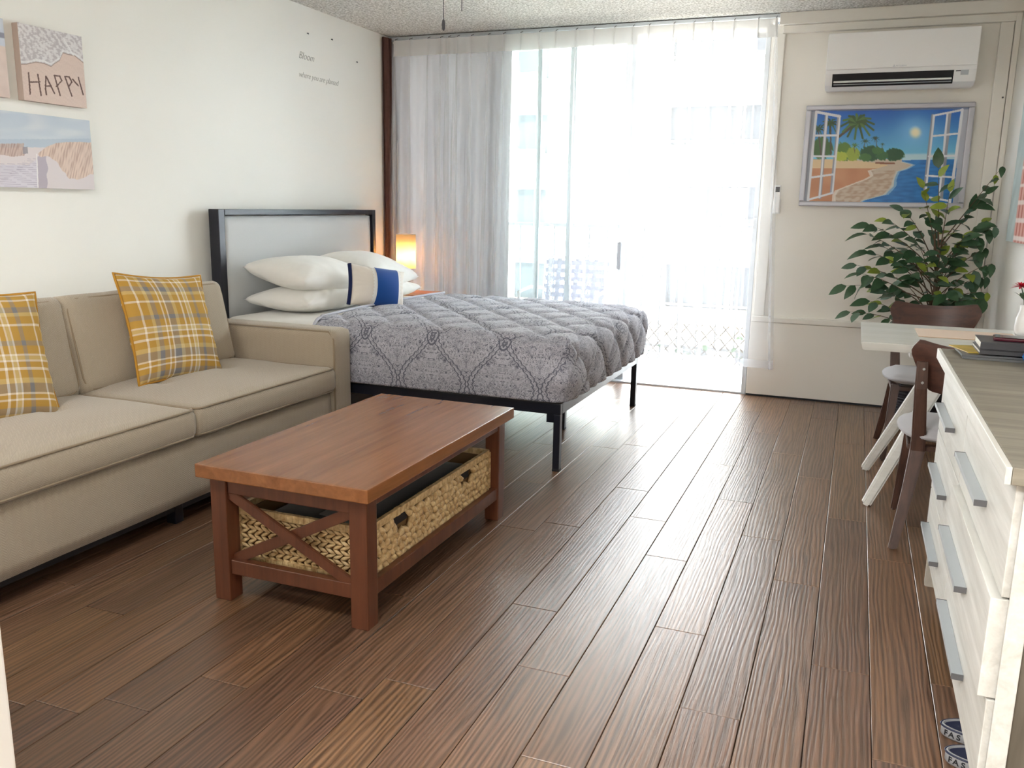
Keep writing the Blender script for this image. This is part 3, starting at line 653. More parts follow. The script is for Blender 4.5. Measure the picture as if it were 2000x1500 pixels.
for lo, hi in (((-fx, -.028, -fz), (fx, -.0005, -fz + .03)), ((-fx, -.028, fz - .03), (fx, -.0005, fz)), ((-fx, -.028, -fz + .03), (-fx + .033, -.0005, fz - .03)), ((fx - .033, -.028, -fz + .03), (fx, -.0005, fz - .03))): bx(bm, lo, hi, .007)
fin('frame', bm, fm, bp)
paint('print', (-fx + .03, -.014, fz - .028), (2 * fx - .06, 0, 0), (0, 0, -2 * fz + .056), 340, 220, beach, M['gloss_print'], bp)
def canvas(nm, lab, y0, y1, z0, z1, fn, nu, nv, side):
    t = thing(nm, lab, 'canvas print', (WL, (y0 + y1) / 2, (z0 + z1) / 2)); hy, hz = (y1 - y0) / 2, (z1 - z0) / 2
    box('stretcher', (.0005, -hy, -hz), (.0345, hy, hz), simple(nm + '_edge', side, .8, 0, .05), t, .002)
    paint('print', (.035, -hy, hz), (0, 2 * hy, 0), (0, 0, -2 * hz), nu, nv, fn, M['print'], t)
hq = quadmap((132, 98), (625, 200), (188, 690), (672, 758))
def happy(u, v):
    x, y = hq(u, v); c = np.tile(np.array([222, 202, 192.]), (len(x), 1)); c += (n2d(x, y, .3, 2) * 6)[:, None]
    edge = np.interp(x, [130, 200, 270, 330, 385, 410, 450, 475, 520, 570, 610, 650], [415, 412, 395, 405, 428, 405, 380, 322, 335, 345, 375, 405])
    f = y < edge; c[f] = (214, 210, 212); k = n2d(x, y * 1.2, .11, 4) + .7 * n2d(x, y, .3, 6)
    put(c, f * np.clip(k * 1.6, 0, .36), (160, 152, 158)); put(c, f * np.clip(-k * 2, 0, .5), (236, 236, 236))
    put(c, np.clip(1 - np.abs(y - edge + 14) / 12, 0, 1) * .9, (240, 240, 240)); put(c, np.clip(1 - np.abs(y - edge - 3) / 5, 0, 1) * .8, (128, 108, 98))
    put(c, np.clip(1 - seg(x, y, (480, 215), (560, 345)) / 8, 0, 1) * .8, (240, 240, 240))
    K = (112, 90, 84); j = n2d(x, y, .35, 7) * 2.5
    for a, b in (((217, 480), (230, 645)), ((284, 492), (310, 655)), ((222, 552), (300, 550)), ((345, 505), (342, 600)), ((342, 600), (350, 648)), ((345, 505), (412, 640)), ((345, 582), (385, 580)),
                 ((410, 500), (455, 655)), ((410, 500), (450, 505)), ((450, 505), (468, 540)), ((468, 540), (425, 585)), ((492, 508), (548, 660)), ((492, 508), (525, 510)), ((525, 510), (548, 550)), ((548, 550), (520, 590)),
                 ((555, 530), (600, 580)), ((600, 515), (640, 650))): put(c, (6.5 + j - seg(x, y, a, b)) / 2.5, K)
    return c
canvas('happy_beach_canvas', 'small canvas print of sea foam with HAPPY written in the sand', 2.737, 3.056, 1.62, 1.925, happy, 200, 190, (190, 172, 160))
dq = quadmap((-330, 700), (680, 850), (-330, 1362), (728, 1380))
def dunes(u, v):
    x, y = dq(u, v); hz_ = 1050; t = np.clip((y - 800) / 240, 0, 1)[:, None]; c = np.array([196, 208, 222.]) * (1 - t) + np.array([206, 216, 226.]) * t
    put(c, np.clip(n2d(x, y * 2, .02, 3), 0, .5), (226, 230, 234)); put(c, (y > 985) * (y < 1060) * .55, (176, 192, 208))
    s = y > 1050 + n2d(x, y, .02, 1) * 6; c[s] = (226, 218, 220)
    put(c, (y > 1190) * (x < 280) * 1., (214, 210, 220)); put(c, (x < 280) * (y > 1180) * (np.mod(y - 1180, 24) < 3) * .7, (180, 172, 190)); put(c, (x < 280) * (x > (1380 - y) * 1.3 - 30) * (y > 1120) * .9, (220, 216, 226)); put(c, (np.mod(y * 1.0, 17) < 3) * (x < 272) * (y > 1130) * (x > 220 - (y - 1130) * 1.1) * .8, (178, 170, 188))
    put(c, np.clip(1 - np.abs(x - 277) / 5, 0, 1) * (y > 1100), (250, 250, 250)); put(c, (x > 282) * (x < 350 + n2d(x, y, .08, 2) * 20) * (y > 1120) * .75, (176, 168, 184))
    g1 = (x < 190) * (y > 1018 + (190 - x) * .02) * (y < 1120 + n2d(x, y, .05, 6) * 25); st = n2d(x * 1.6 + y * .5, y * .3, .16, 4)
    put(c, g1 * (.75 + .3 * st), (198, 172, 160)); put(c, g1 * np.clip(st, 0, .8), (142, 120, 120))
    top = np.interp(x, [290, 350, 420, 500, 600, 740], [1095, 1045, 1018, 1010, 1010, 1020]); low = np.interp(x, [290, 400, 460, 520, 620, 740], [1110, 1140, 1220, 1300, 1300, 1240]) + n2d(x, y, .06, 8) * 22
    g2 = (x > 290) * (y > top) * (y < low); put(c, g2 * 1., (222, 202, 190)); put(c, g2 * np.clip(st * 1.1, 0, .42), (166, 130, 118)); put(c, g2 * np.clip(-st * 1.4, 0, .6), (236, 214, 200))
    put(c, (x > 180) * (x < 215) * (y > 1045) * (y < 1100) * .8, (150, 146, 156)); return c
canvas('dune_boardwalk_canvas', 'wide pale canvas print of a boardwalk through beach grass, below the HAPPY print', 2.36, 3.064, 1.263, 1.568, dunes, 330, 150, (214, 214, 216))
def left_art(u, v):
    c = np.tile(np.array([222, 204, 196.]), (len(u), 1)); put(c, (v < .34) * 1., (208, 214, 226)); put(c, ((v > .17) & (v < .24) & (u > .2)) * .9, (140, 140, 156)); c += (n2d(u * 40, v * 40, 1, 2) * 8)[:, None]; return c
canvas('pale_beach_canvas', 'pale beach canvas print cut by the left picture edge, beside the HAPPY print', 2.36, 2.672, 1.62, 1.925, left_art, 60, 60, (200, 190, 190))
def red_art(u, v):
    c = np.tile(np.array([186, 200, 200.]), (len(u), 1)); c += (n2d(u * 30, v * 30, 1, 1) * 14)[:, None]; put(c, ((u > .28) & (v > .45)) * 1., (216, 168, 156))
    for k in range(8): put(c, ((np.abs(v - .5 - k * .08) < .008) & (u > .28)) * .9, (238, 226, 220)); put(c, ((np.abs(u - .36 - k * .11) < .02) & (v > .5) & (u < 1.2)) * .7, (176, 92, 80))
    return c
t = thing('street_scene_canvas', 'pale blue canvas with pink buildings on the right wall', 'canvas print', (WR, 4.79, 1.62))
box('stretcher', (-.0345, -.40, -.53), (-.0005, .40, .53), M['white'], t, .002); paint('print', (-.035, .40, .53), (0, -.8, 0), (0, 0, -1.06), 120, 150, lambda u, v: red_art(u, v), M['print'], t)
# lettering on the left wall
let = simple('faded_grey_decal', (150, 148, 140), .6)
let2 = simple('pale_grey_decal', (190, 188, 180), .6)
tag(text('wall_lettering', 'Bloom', let, .062, axes((WL + .0012, 4.735, 2.098), (0, 1, 0), (0, 0, 1), (1, 0, 0)), None, .0005, .35, 1.0, weight=-.0011), 'small grey script decal reading Bloom high on the left wall', 'wall decal')
tag(text('wall_lettering', 'where you are planted', let2, .050, axes((WL + .0012, 4.73, 1.988), (0, 1, 0), (0, 0, 1), (1, 0, 0)), None, .0005, .35, .97, weight=-.0006), 'faded script decal reading where you are planted, under the word Bloom', 'wall decal')

# ------------------------------------------------------------------ ceiling fan (only its pull chains hang into view)
fn = thing('ceiling_fan', 'ceiling fan whose two dark pull chains hang into the top of the view', 'ceiling fan', (-1.43, 3.0, H))
bm = BM(); lathe(bm, [(.07, 0), (.07, -.03), (.03, -.05), (.018, -.06), (.018, -.12), (.10, -.14), (.115, -.20), (.09, -.25), (.05, -.27)], n=24); fin('motor_housing', bm, M['white'], fn, True)
for k in range(5):
    a = k * 2 * PI / 5 + .4; bm = BM(); bx(bm, (.11, -.055, -.188), (.52, .055, -.180), .003, 1, Matrix.Rotation(a, 4, 'Z')); fin('blade', bm, M['white'], fn)
bm = BM(); lathe(bm, [(.05, -.271), (.10, -.29), (.095, -.34), (.05, -.375), (.004, -.385)], n=24); fin('lamp_bowl', bm, M['glass'], fn, True)
for nm, px_, zl in (('pull_chain', -.037, -.535), ('pull_chain', .036, -.511)):
    bm = BM(); tube(bm, [(px_, 0, -.24), (px_, 0, zl)], .0011, 5)
    z = -.38
    while z > zl: lathe(bm, [(.0004, z + .0019), (.0021, z + .001), (.0021, z - .001), (.0004, z - .0019)], (px_, 0, 0), 6); z -= .0048
    c_ = fin(nm, bm, M['darkgrey'], fn)
    if px_ < 0: bm = BM(); lathe(bm, [(.0015, zl + .002), (.005, zl - .004), (.0068, zl - .018), (.0055, zl - .032), (.002, zl - .038)], (px_, 0, 0), 12); fin('chain_pull', bm, M['darkgrey'], c_, True)

# ------------------------------------------------------------------ sofa
sf = thing('sofa', 'beige herringbone fabric sofa with piped cushions along the left wall', 'sofa', (-2.75, 2.52, 0))
X0, X1, Ya, Yb = -.535, .47, -1.12, 1.12   # local: back, front, ends
cushion('base', (X0 + .02, Ya + .17, .085), (X1 - .01, Yb - .17, .325), M['sofa'], sf, .02, .0, .002, .05, 2, (), 0)
for s, e in ((1, 0), (-1, 1)):
    y0, y1 = (Yb - .168, Yb) if s == 1 else (Ya, Ya + .168)
    cushion('armrest', (X0, y0, .07), (X1, y1, .625), M['sofa'], sf, .03, .004, .003, .035, 3 + e, (), 0)
    yi = y0 if s == 1 else y1; bm = BM(); tube(bm, [(X1 - .006, yi + s * .012, .09), (X1 - .006, yi + s * .012, .58), (X1 - .03, yi + s * .010, .617), (X0 + .22, yi + s * .010, .618)], .005, 6); fin('piping', bm, M['piping'], sf, True)
cushion('back_frame', (X0, Ya + .17, .08), (X0 + .20, Yb - .17, .745), M['sofa'], sf, .03, .0, .003, .05, 6, (), 0)
def rect_pipe(par, pts, r=.0045):
    bm = BM(); tube(bm, pts, r, 6, closed=True); fin('piping', bm, M['piping'], par, True)
def rpts(fn2, a0, a1, b0, b1, rr=.03, n=5):
    P_ = []
    for cx, cy, s0 in ((a1 - rr, b1 - rr, 0), (a0 + rr, b1 - rr, 1), (a0 + rr, b0 + rr, 2), (a1 - rr, b0 + rr, 3)):
        for k in range(n + 1): a = (s0 + k / n) * PI / 2; P_.append(fn2(cx + rr * math.cos(a), cy + rr * math.sin(a)))
    return P_
for y0, y1, sd in ((-.948, -.004, 11), (.000, .948, 14)):
    ym = (y0 + y1) / 2
    c_ = cushion('seat_cushion', (-.33, y0 + .002, .332), (X1 + .012, y1 - .002, .452), M['sofa'], sf, .022, .024, .008, .024, sd, ((.06, ym - .2), (.06, ym + .2)), .006)
    for z in (.345, .447): rect_pipe(c_, rpts(lambda a, b: (a, b, z), -.325, X1 + .011, y0 + .004, y1 - .004, .03))
for y0, y1, sd in ((-.94, -.004, 21), (.000, .93, 24)):
    c_ = cushion('back_cushion', (-.09, y0, -.20), (.09, y1, .195), M['sofa'], sf, .03, .025, .006, .028, sd, (), .008)
    rect_pipe(c_, rpts(lambda a, b: (.083, a, b), y0 + .012, y1 - .012, -.188, .183, .05)); rect_pipe(c_, rpts(lambda a, b: (-.083, a, b), y0 + .012, y1 - .012, -.188, .183, .05))
    c_.location = (-.205, 0, .628); c_.rotation_euler = (0, math.radians(-12), 0)
for x in (X0 + .06, X1 - .08):
    for y in (Ya + .08, -.05, Yb - .08): box('leg', (x - .022, y - .022, 0), (x + .022, y + .022, .0895), M['black_metal'], sf)
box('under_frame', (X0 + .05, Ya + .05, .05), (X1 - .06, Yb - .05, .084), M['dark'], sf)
def plaid_pillow(label, y, ry, rx, seed, xx=-2.80):
    # stands on the seat and leans back on the cushion
    th = math.radians(ry); nrm = Vector((math.cos(th), 0, math.sin(th))); up = Vector((-math.sin(th), 0, math.cos(th))); yy = Vector((0, 1, 0))
    q = Matrix.Rotation(math.radians(rx), 3, nrm); m = axes((0, 0, 0), q @ yy, q @ up, nrm)
    t = thing('throw_pillow', label, 'cushion', (xx, y, .672), 0, 'plaid throw pillows on the sofa')
    pillow('cover', .50, .48, .15, M['plaid'], t, m, 44, .007, seed, .075, power=.5)
    P_ = []
    for k in range(80):
        s = k / 80 * 4; e = int(s); f = (s % 1) * 2 - 1; u, v = [(f, -1), (1, f), (-f, 1), (-1, -f)][e]
        P_.append(m @ Vector((u * .25 * (1 - .075 * (1 - v * v)), v * .24 * (1 - .075 * (1 - u * u)), 0)))
    bm = BM(); tube(bm, P_, .0055, 6, closed=True); fin('piping', bm, simple('mustard_piping', (182, 132, 44), .9), t, True)
plaid_pillow('yellow and grey plaid throw pillow in the middle of the sofa', 2.955, 17, -5, 31, -2.775)
plaid_pillow('yellow and grey plaid throw pillow at the left end, cut by the picture edge', 2.065, 17, -6, 37, -2.775)

# ------------------------------------------------------------------ coffee table
ct = thing('coffee_table', 'reddish-brown wooden coffee table with X-braced ends in front of the sofa', 'coffee table', (-1.495, 2.525, 0))
hx, hy, ht = .300, .555, .445
top = box('tabletop', (-hx, -hy, ht - .042), (hx, hy, ht), M['cherry'], ct, .003)
lx, ly = .275, .522
for sx in (-1, 1):
    for sy in (-1, 1):
        x0, x1 = sorted((sx * lx, sx * (lx - .058))); y0, y1 = sorted((sy * ly, sy * (ly - .058))); box('leg', (x0, y0, 0), (x1, y1, ht - .0425), M['cherry_leg'], ct, .003)
for sy in (-1, 1):
    y0, y1 = sorted((sy * (ly - .008), sy * (ly - .036))); box('end_apron', (-lx + .0585, y0, ht - .095), (lx - .0585, y1, ht - .0425), M['cherry_leg'], ct)
    box('end_stretcher', (-lx + .0585, y0, .088), (lx - .0585, y1, .135), M['cherry_leg'], ct)
    for k, s in enumerate((1, -1)):
        bm = BM(); yy = sy * (ly - .016 - (1 - k if sy < 0 else k) * .013); beam(bm, (-s * (lx - .052), yy, .127), (s * (lx - .052), yy, ht - .092), .034, .012, bev=.002); fin('cross_brace', bm, M['cherry_leg'], ct)
for sx in (-1, 1):
    x0, x1 = sorted((sx * (lx - .006), sx * (lx - .03))); box('side_apron', (x0, -ly + .0585, ht - .078), (x1, ly - .0585, ht - .0425), M['cherry_leg'], ct)
    box('side_stretcher', (x0, -ly + .0585, .088), (x1, ly - .0585, .135), M['cherry_leg'], ct)
for i in range(9): y = -.44 + i * .1; box('shelf_slat', (-lx + .031, y, .098), (lx - .031, y + .07, .112), M['cherry_leg'], ct)
bk = thing('woven_basket', 'long woven water hyacinth basket on the lower shelf of the coffee table', 'basket', (-1.495, 2.525, .1125))
bX, bY, bH = .232, .455, .178
bm = BM(); 
for lo, hi in (((-bX + .012, -bY + .012, .004), (bX - .012, bY - .012, .010)), ((-bX + .012, -bY + .012, .010), (-bX + .018, bY - .012, bH - .02)), ((bX - .018, -bY + .012, .010), (bX - .012, bY - .012, bH - .02)), ((-bX + .018, -bY + .012, .010), (bX - .018, -bY + .018, bH - .02)), ((-bX + .018, bY - .018, .010), (bX - .018, bY - .012, bH - .02))): bx(bm, lo, hi, 0)
fin('liner', bm, simple('basket_core', (120, 92, 58), .8), bk)
def knot(bm, c, ax, up, nrm, L, W, T, tilt, n=6):
    c = Vector(c); d = (ax * math.cos(tilt) + up * math.sin(tilt)); e = nrm.cross(d); rings = []
    for i in range(n):
        t = i / (n - 1); r = math.sin(PI * (.08 + .84 * t)); p = c + d * (t - .5) * L + nrm * T * .35 * r
        rings.append([bm.verts.new(p + e * math.cos(a) * W / 2 * r + nrm * math.sin(a) * T / 2 * r) for a in [k * PI / 3 for k in range(6)]])
    for A, B in zip(rings, rings[1:]):
        for k in range(6): bm.faces.new((A[k], A[(k + 1) % 6], B[(k + 1) % 6], B[k]))
    bm.faces.new(rings[0][::-1]); bm.faces.new(rings[-1])
rk = random.Random(5); up = Vector((0, 0, 1))
for sgn in (-1, 1):   # long sides: chunky knots, two slots for handles
    bm = BM(); nrm = Vector((sgn, 0, 0)); rows = 6; cols = 30
    for j in range(rows):
        for i in range(cols):
            y = -bY + .012 + (i + .5 * (j % 2)) * (2 * bY - .024) / cols; z = .012 + (j + .5) * (bH - .042) / rows
            if j >= rows - 2 and (abs(y + .24) < .045 or abs(y - .24) < .045): continue
            knot(bm, (sgn * (bX - .006), y, z + rk.uniform(-.002, .002)), Vector((0, 1, 0)), up, nrm, .046, .025, .020 + rk.uniform(0, .008), (1 if (i + j) % 2 else -1) * rk.uniform(.5, 1.0) + PI / 2 * rk.choice((0, 0, 1)))
    o = fin('knotted_weave', bm, M['straw'], bk, True); o['kind'] = 'stuff'
    for y in (-.24, .24): box('handle_slot', (min(sgn * (bX - .011), sgn * (bX - .005)), y - .044, bH - .06), (max(sgn * (bX - .011), sgn * (bX - .005)), y + .044, bH - .024), M['dark'], bk, 0)
for sgn in (-1, 1):   # short ends: flat horizontal braids
    bm = BM(); nrm = Vector((0, sgn, 0)); rows = 9; cols = 17
    for j in range(rows):
        for i in range(cols):
            x = -bX + .01 + (i + .5) * (2 * bX - .02) / cols; z = .012 + (j + .5) * (bH - .038) / rows
            knot(bm, (x, sgn * (bY - .006), z), Vector((1, 0, 0)), up, nrm, .038, .013, .011, (1 if j % 2 else -1) * .42 + rk.uniform(-.08, .08))
    o = fin('braided_weave', bm, M['straw'], bk, True); o['kind'] = 'stuff'
bm = BM()
for z in (bH - .012, .010):
    for a, b in (((-bX, -bY), (bX, -bY)), ((bX, -bY), (bX, bY)), ((bX, bY), (-bX, bY)), ((-bX, bY), (-bX, -bY))):
        n = 46 if abs(a[1] - b[1]) > .5 else 22
        for i in range(n):
            f0, f1 = i / n, (i + .94) / n; p = (a[0] + (b[0] - a[0]) * f0, a[1] + (b[1] - a[1]) * f0, z); q = (a[0] + (b[0] - a[0]) * f1, a[1] + (b[1] - a[1]) * f1, z)
            beam(bm, p, q, .014, .022 + rk.uniform(0, .003), bev=0, side=up)
for sx in (-1, 1):
    for sy in (-1, 1):
        for i in range(7): z = .022 + i * .021; bx(bm, (sx * bX - .009, sy * bY - .009, z), (sx * bX + .009, sy * bY + .009, z + .0195), 0)
o = fin('wrapped_rim', bm, M['straw'], bk); o['kind'] = 'stuff'
cb = thing('storage_bag', 'flat dark zipped bag with a grey label lying inside the woven basket', 'bag', (-1.495, 2.5, .123))
cushion('body', (-.19, -.38, 0), (.19, .42, .128), fabric('black_nylon', (34, 38, 44), 500, .3, .2), cb, .03, .01, .006, .04, 9)
box('label', (.00, -.33, .1385), (.075, -.27, .1402), simple('label_grey', (150, 158, 160), .5), cb, 0)
wd_ = tag(raw('grey_card', [(.1 - 1.495, -.43 + 2.525, .25), (.2 - 1.495, -.43 + 2.525, .25), (.2 - 1.495, -.33 + 2.525, .256), (.1 - 1.495, -.33 + 2.525, .256)], [(0, 1, 2, 3)], simple('card_green_grey', (146, 158, 152), .5)), 'small grey-green card on the bag in the basket behind the near table leg', 'card')
wd_.modifiers.new('s', 'SOLIDIFY').thickness = .002

# ------------------------------------------------------------------ bed
bd2 = thing('bed', 'double bed with black metal platform frame and grey upholstered headboard', 'bed', (0, 0, 0))
BX0, BX1, BY0, BY1 = -3.17, -1.205, 3.70, 5.24
for lo, hi, nm in (((BX0, BY0, .275), (BX1, BY0 + .03, .327), 'side_rail'), ((BX0, BY1 - .03, .275), (BX1, BY1, .327), 'side_rail'), ((BX1 - .03, BY0 + .0305, .275), (BX1, BY1 - .0305, .327), 'foot_rail'), ((BX0, BY0 + .0305, .275), (BX0 + .03, BY1 - .0305, .327), 'head_rail')): box(nm, lo, hi, M['black_metal'], bd2, .003)
for x in (BX1 - .034, -1.46, -2.2, BX0 + .01):
    for y in ((BY0 + .001, BY1 - .035) if x != -1.46 else (4.46,)):
        o = box('leg', (x, y, 0.004), (x + .033, y + .033, .2745), M['black_metal'], bd2, .002); box('foot_cap', (x - .001, y - .001, 0), (x + .034, y + .034, .012), M['dark'], o, .002)
bm = BM(); bx(bm, (BX1 - .07, BY0 + .006, .235), (BX1 - .0345, BY0 + .03, .2745), 0); fin('bracket', bm, M['black_metal'], bd2)
for i in range(13): x = BX0 + .06 + i * .145; box('slat', (x, BY0 + .031, .285), (x + .03, BY1 - .031, .300), M['black_metal'], bd2)
box('centre_rail', (BX0 + .031, 4.455, .255), (BX1 - .031, 4.495, .2845), M['black_metal'], bd2)
for y in (BY0 + .06, BY1 - .11):
    for x in (-2.0, -1.6, -2.4): bm = BM(); tube(bm, [(x, y - .05, .331), (x + .04, y - .055, .336), (x + .08, y - .05, .331)], .004, 6); fin('hook', bm, M['chrome'], bd2)
hb0, hb1 = 3.80, 5.45
hf = fin('headboard_frame', (lambda bm: (bx(bm, (-3.265, hb0, .0), (-3.20, hb0 + .052, 1.18), .004), bx(bm, (-3.265, hb1 - .035, .0), (-3.20, hb1, 1.18), .004), bx(bm, (-3.265, hb0 + .0525, 1.147), (-3.20, hb1 - .0355, 1.18), .004), bm)[-1])(BM()), M['black_metal'], bd2)
cushion('headboard_panel', (-3.262, hb0 + .053, .35), (-3.215, hb1 - .036, 1.146), M['grey_uph'], bd2, .02, .008, .002, .05, 4, (), 0)
mt_ = thing('mattress', 'white mattress in a fitted sheet, showing at the head of the bed', 'mattress', (0, 0, 0))
cushion('sheeted_body', (BX0 + .03, BY0 - .005, .33), (-1.23, BY1 + .005, .612), M['sheet'], mt_, .06, .008, .006, .05, 5, (), .0)
# quilt: a shell over top and three sides, stitched in diamonds
QX0, QX1, QY0, QY1, QZ0, QZ1, QR = -2.53, -1.165, 3.665, 5.275, .338, .640, .085
lo, hi = (QX0, QY0, QZ0), (QX1, QY1, QZ1); sp = .0125
nq = [int((hi[i] - lo[i]) / sp) for i in range(3)]
vs, fs, tg = cubegrid(lo, hi, nq, ('+x', '-y', '+y', '+z')); p, nn = roundbox(vs, lo, hi, QR, ('-x', '-z'))
def unfold(v, s):
    if s == '+z': return v[0], v[1]
    if s == '-y': return v[0], QY0 - (QZ1 - v[2])
    if s == '+y': return v[0], QY1 + (QZ1 - v[2])
    return QX1 + (QZ1 - v[2]), v[1]
# a vertex on a shared edge unfolds alike from both sides except at the two vertical corners, where the puff fades out
uvv = np.zeros((len(vs), 2)); amp = np.ones(len(vs))
top_ = vs[:, 2] > QZ1 - 1e-6; onx = vs[:, 0] > QX1 - 1e-6; ony0 = vs[:, 1] < QY0 + 1e-6; ony1 = vs[:, 1] > QY1 - 1e-6
uvv[:, 0] = np.where(onx & ~top_, QX1 + QZ1 - vs[:, 2], vs[:, 0]); uvv[:, 1] = np.where(ony0 & ~top_, QY0 - QZ1 + vs[:, 2], np.where(ony1 & ~top_, QY1 + QZ1 - vs[:, 2], vs[:, 1]))
cornerd = np.minimum(np.hypot(QX1 - vs[:, 0], vs[:, 1] - QY0), np.hypot(QX1 - vs[:, 0], QY1 - vs[:, 1])); amp *= np.clip(cornerd / .10, 0, 1)
amp = np.where(ony0, amp * np.clip((vs[:, 2] - .50) / .14, .08, 1), amp)
D = .27
def diam(u, v):
    a = np.abs(((u + v * .85) / D) % 1 - .5) * 2; b = np.abs(((u - v * .85) / D) % 1 - .5) * 2
    return (1 - a ** 5) * (1 - b ** 5)
pf = diam(uvv[:, 0], uvv[:, 1]); p += nn * ((.020 * pf - .014) * amp)[:, None]
p += nn * (vnoise(p, 17, 3) * .003 + vnoise(p, 46, 4) * .0022)[:, None]
# soft crown, sagging hem
p[:, 2] += .012 * (1 - ((vs[:, 1] - 4.47) / .81) ** 2) * top_ - .014 * np.clip((vs[:, 0] + 1.7) / .5, 0, 1) * top_
side = (~top_).astype(float) * (QZ1 - vs[:, 2]) / .30
p[:, 1] += np.where(ony0, -.012 * np.sin(PI * side), 0) + np.where(ony1, .02 * side, 0)
p[:, 0] += np.where(onx, .020 * np.sin(PI * np.clip(side, 0, 1)) , 0)
# gathered tuck at the near foot corner
cd = np.hypot(p[:, 0] - (QX1 - .03), p[:, 1] - (QY0 + .03)); cm = np.exp(-(cd / .10) ** 2)
p += nn * (cm * (.014 * np.sin((vs[:, 2] - .4) * 34)))[:, None]
me = bpy.data.meshes.new('quilt'); me.from_pydata(p.tolist(), [], fs); ul = me.uv_layers.new(name='UVMap'); buf = []
for f, s in zip(fs, tg):
    for i in f: buf += list(unfold(vs[i], s))
ul.data.foreach_set('uv', buf); me.update()
q_ = link('cover', me, M['quilt'], None, True)
qt = thing('quilt', 'grey damask print quilt stitched in large diamonds over the bed', 'quilt', (0, 0, 0)); q_.parent = qt
q_.modifiers.new('s', 'SOLIDIFY').thickness = .006
bm = BM(); tube(bm, [(QX0, y, z) for y, z in [(QY0 - .001 + .0, QZ0 + .04)] + [(QY0 + QR - QR * math.cos(a) - .004, QZ1 - QR + QR * math.sin(a) + .004) for a in [k * PI / 12 for k in range(7)]] + [(QY0 + QR + (QY1 - QY0 - 2 * QR) * k / 30, QZ1 + .008 + .012 * (1 - ((QY0 + QR + (QY1 - QY0 - 2 * QR) * k / 30 - 4.47) / .81) ** 2)) for k in range(31)]], .008, 6); fin('hem', bm, M['quilt'], qt, True)

# sleeping pillows
def bedpillow(label, y, z, x, rz, rx, ry, seed, t_=.19):
    t = thing('bed_pillow', label, 'pillow', (x, y, z), 0, 'white pillows at the head of the bed')
    m = Euler((math.radians(rx), math.radians(ry), math.radians(rz))).to_matrix().to_4x4() @ Matrix.Rotation(PI / 2, 4, 'Z')
    pillow('pillowcase', .68, .45, t_, M['sheet'], t, m, 40, .008, seed, .045)
bedpillow('lower white pillow of the left pair, nearest the sofa', 4.235, .688, -2.90, -4, 0, 0, 51, .165)
bedpillow('upper white pillow of the left pair, nearest the sofa', 4.25, .818, -2.91, -6, -3, 8, 52, .20)
bedpillow('lower white pillow of the right pair, beside the lamp', 4.83, .680, -2.90, 3, 0, 0, 53, .15)
bedpillow('upper white pillow of the right pair, beside the lamp', 4.84, .812, -2.91, 5, -5, 9, 54, .21)
# blue and white lumbar pillow
bp2 = thing('blue_banded_pillow', 'small white pillow with a royal blue band and lace trim leaning on the bed pillows', 'pillow', (-2.545, 4.345, .748))
th = math.radians(14); nrm = Vector((math.cos(th), 0, math.sin(th))); q = Matrix.Rotation(math.radians(-30), 3, 'Z'); nrm = q @ nrm; xx = q @ Vector((0, 1, 0)); upv = nrm.cross(xx)
q3 = Matrix.Rotation(math.radians(-10), 3, nrm); m = axes((0, 0, 0), q3 @ xx, q3 @ upv, nrm)
pw, phh, pt = .35, .235, .14
pillow('cover', pw, phh, pt, fabric('cream_cotton', (232, 224, 214), 800, .3, .05), bp2, m, 40, .006, 61, .06, power=.5)
def strip(name, u0, u1, off, mt2, wav=0):
    vs = []; nu, nv = 10, 40; fs = []
    for s in (1, -1):
        for i in range(nu + 1):
            for j in range(nv + 1):
                v = -1 + 2 * j / nv; u = u0 + (u1 - u0) * i / nu + wav * math.sin(j * 1.9) * (1 if i in (0, nu) else 0)
                f = max(0, (1 - u * u) * (1 - v * v)) ** .5
                vs.append(m @ Vector((u * pw / 2 * (1 - .06 * (1 - v * v)), v * phh / 2 * (1 - .06 * (1 - u * u)) * (1 + off), s * (f * pt / 2 + off * .16 + .002))))
    N_ = (nu + 1) * (nv + 1)
    for s in range(2):
        for i in range(nu):
            for j in range(nv): a = s * N_ + i * (nv + 1) + j; fs.append((a, a + 1, a + nv + 2, a + nv + 1))
    return raw(name, vs, fs, mt2, bp2, True)
strip('lace_trim', -.36, .76, .015, M['sheet'], .03); strip('blue_band', -.24, .64, .035, M['blue'])
bm = BM(); P_ = []
tube(bm, [m @ Vector((-.5 * pw * (1 - .06 * (1 - (v / 10) ** 2)) - .004, v / 10 * phh / 2, -.006)) for v in range(-10, 11)], .012, 8); fin('navy_edge', bm, M['navy'], bp2, True)

# nightstand and lamp
ns = thing('nightstand', 'orange-brown wooden nightstand in the corner past the bed', 'nightstand', (-3.0, 5.53, 0))
box('top', (-.20, -.19, .575), (.20, .17, .60), M['night'], ns, .003); box('body', (-.18, -.17, .12), (.18, .15, .5745), M['night'], ns, .003)
for z in (.16, .37): d = box('drawer', (.1805, -.155, z), (.192, .135, z + .185), M['night'], ns, .003); bm = BM(); lathe(bm, [(.006, 0), (.014, .012), (.010, .02)], (0, 0, 0), 12); bm.transform(axes((.1925, -.01, z + .09), (0, 1, 0), (0, 0, 1), (1, 0, 0))); fin('knob', bm, M['dark'], d, True)
for x in (-.16, .13):
    for y in (-.15, .10): box('leg', (x, y, 0), (x + .03, y + .03, .1195), M['night'], ns)
lp = thing('table_lamp', 'lit table lamp with a cylindrical cream shade on the nightstand', 'lamp', (-3.045, 5.61, .60))
bm = BM(); lathe(bm, [(.055, .0005), (.055, .008), (.02, .014), (.007, .02), (.007, .17), (.012, .175), (.012, .20)], n=24); fin('base', bm, M['alu'], lp, True)
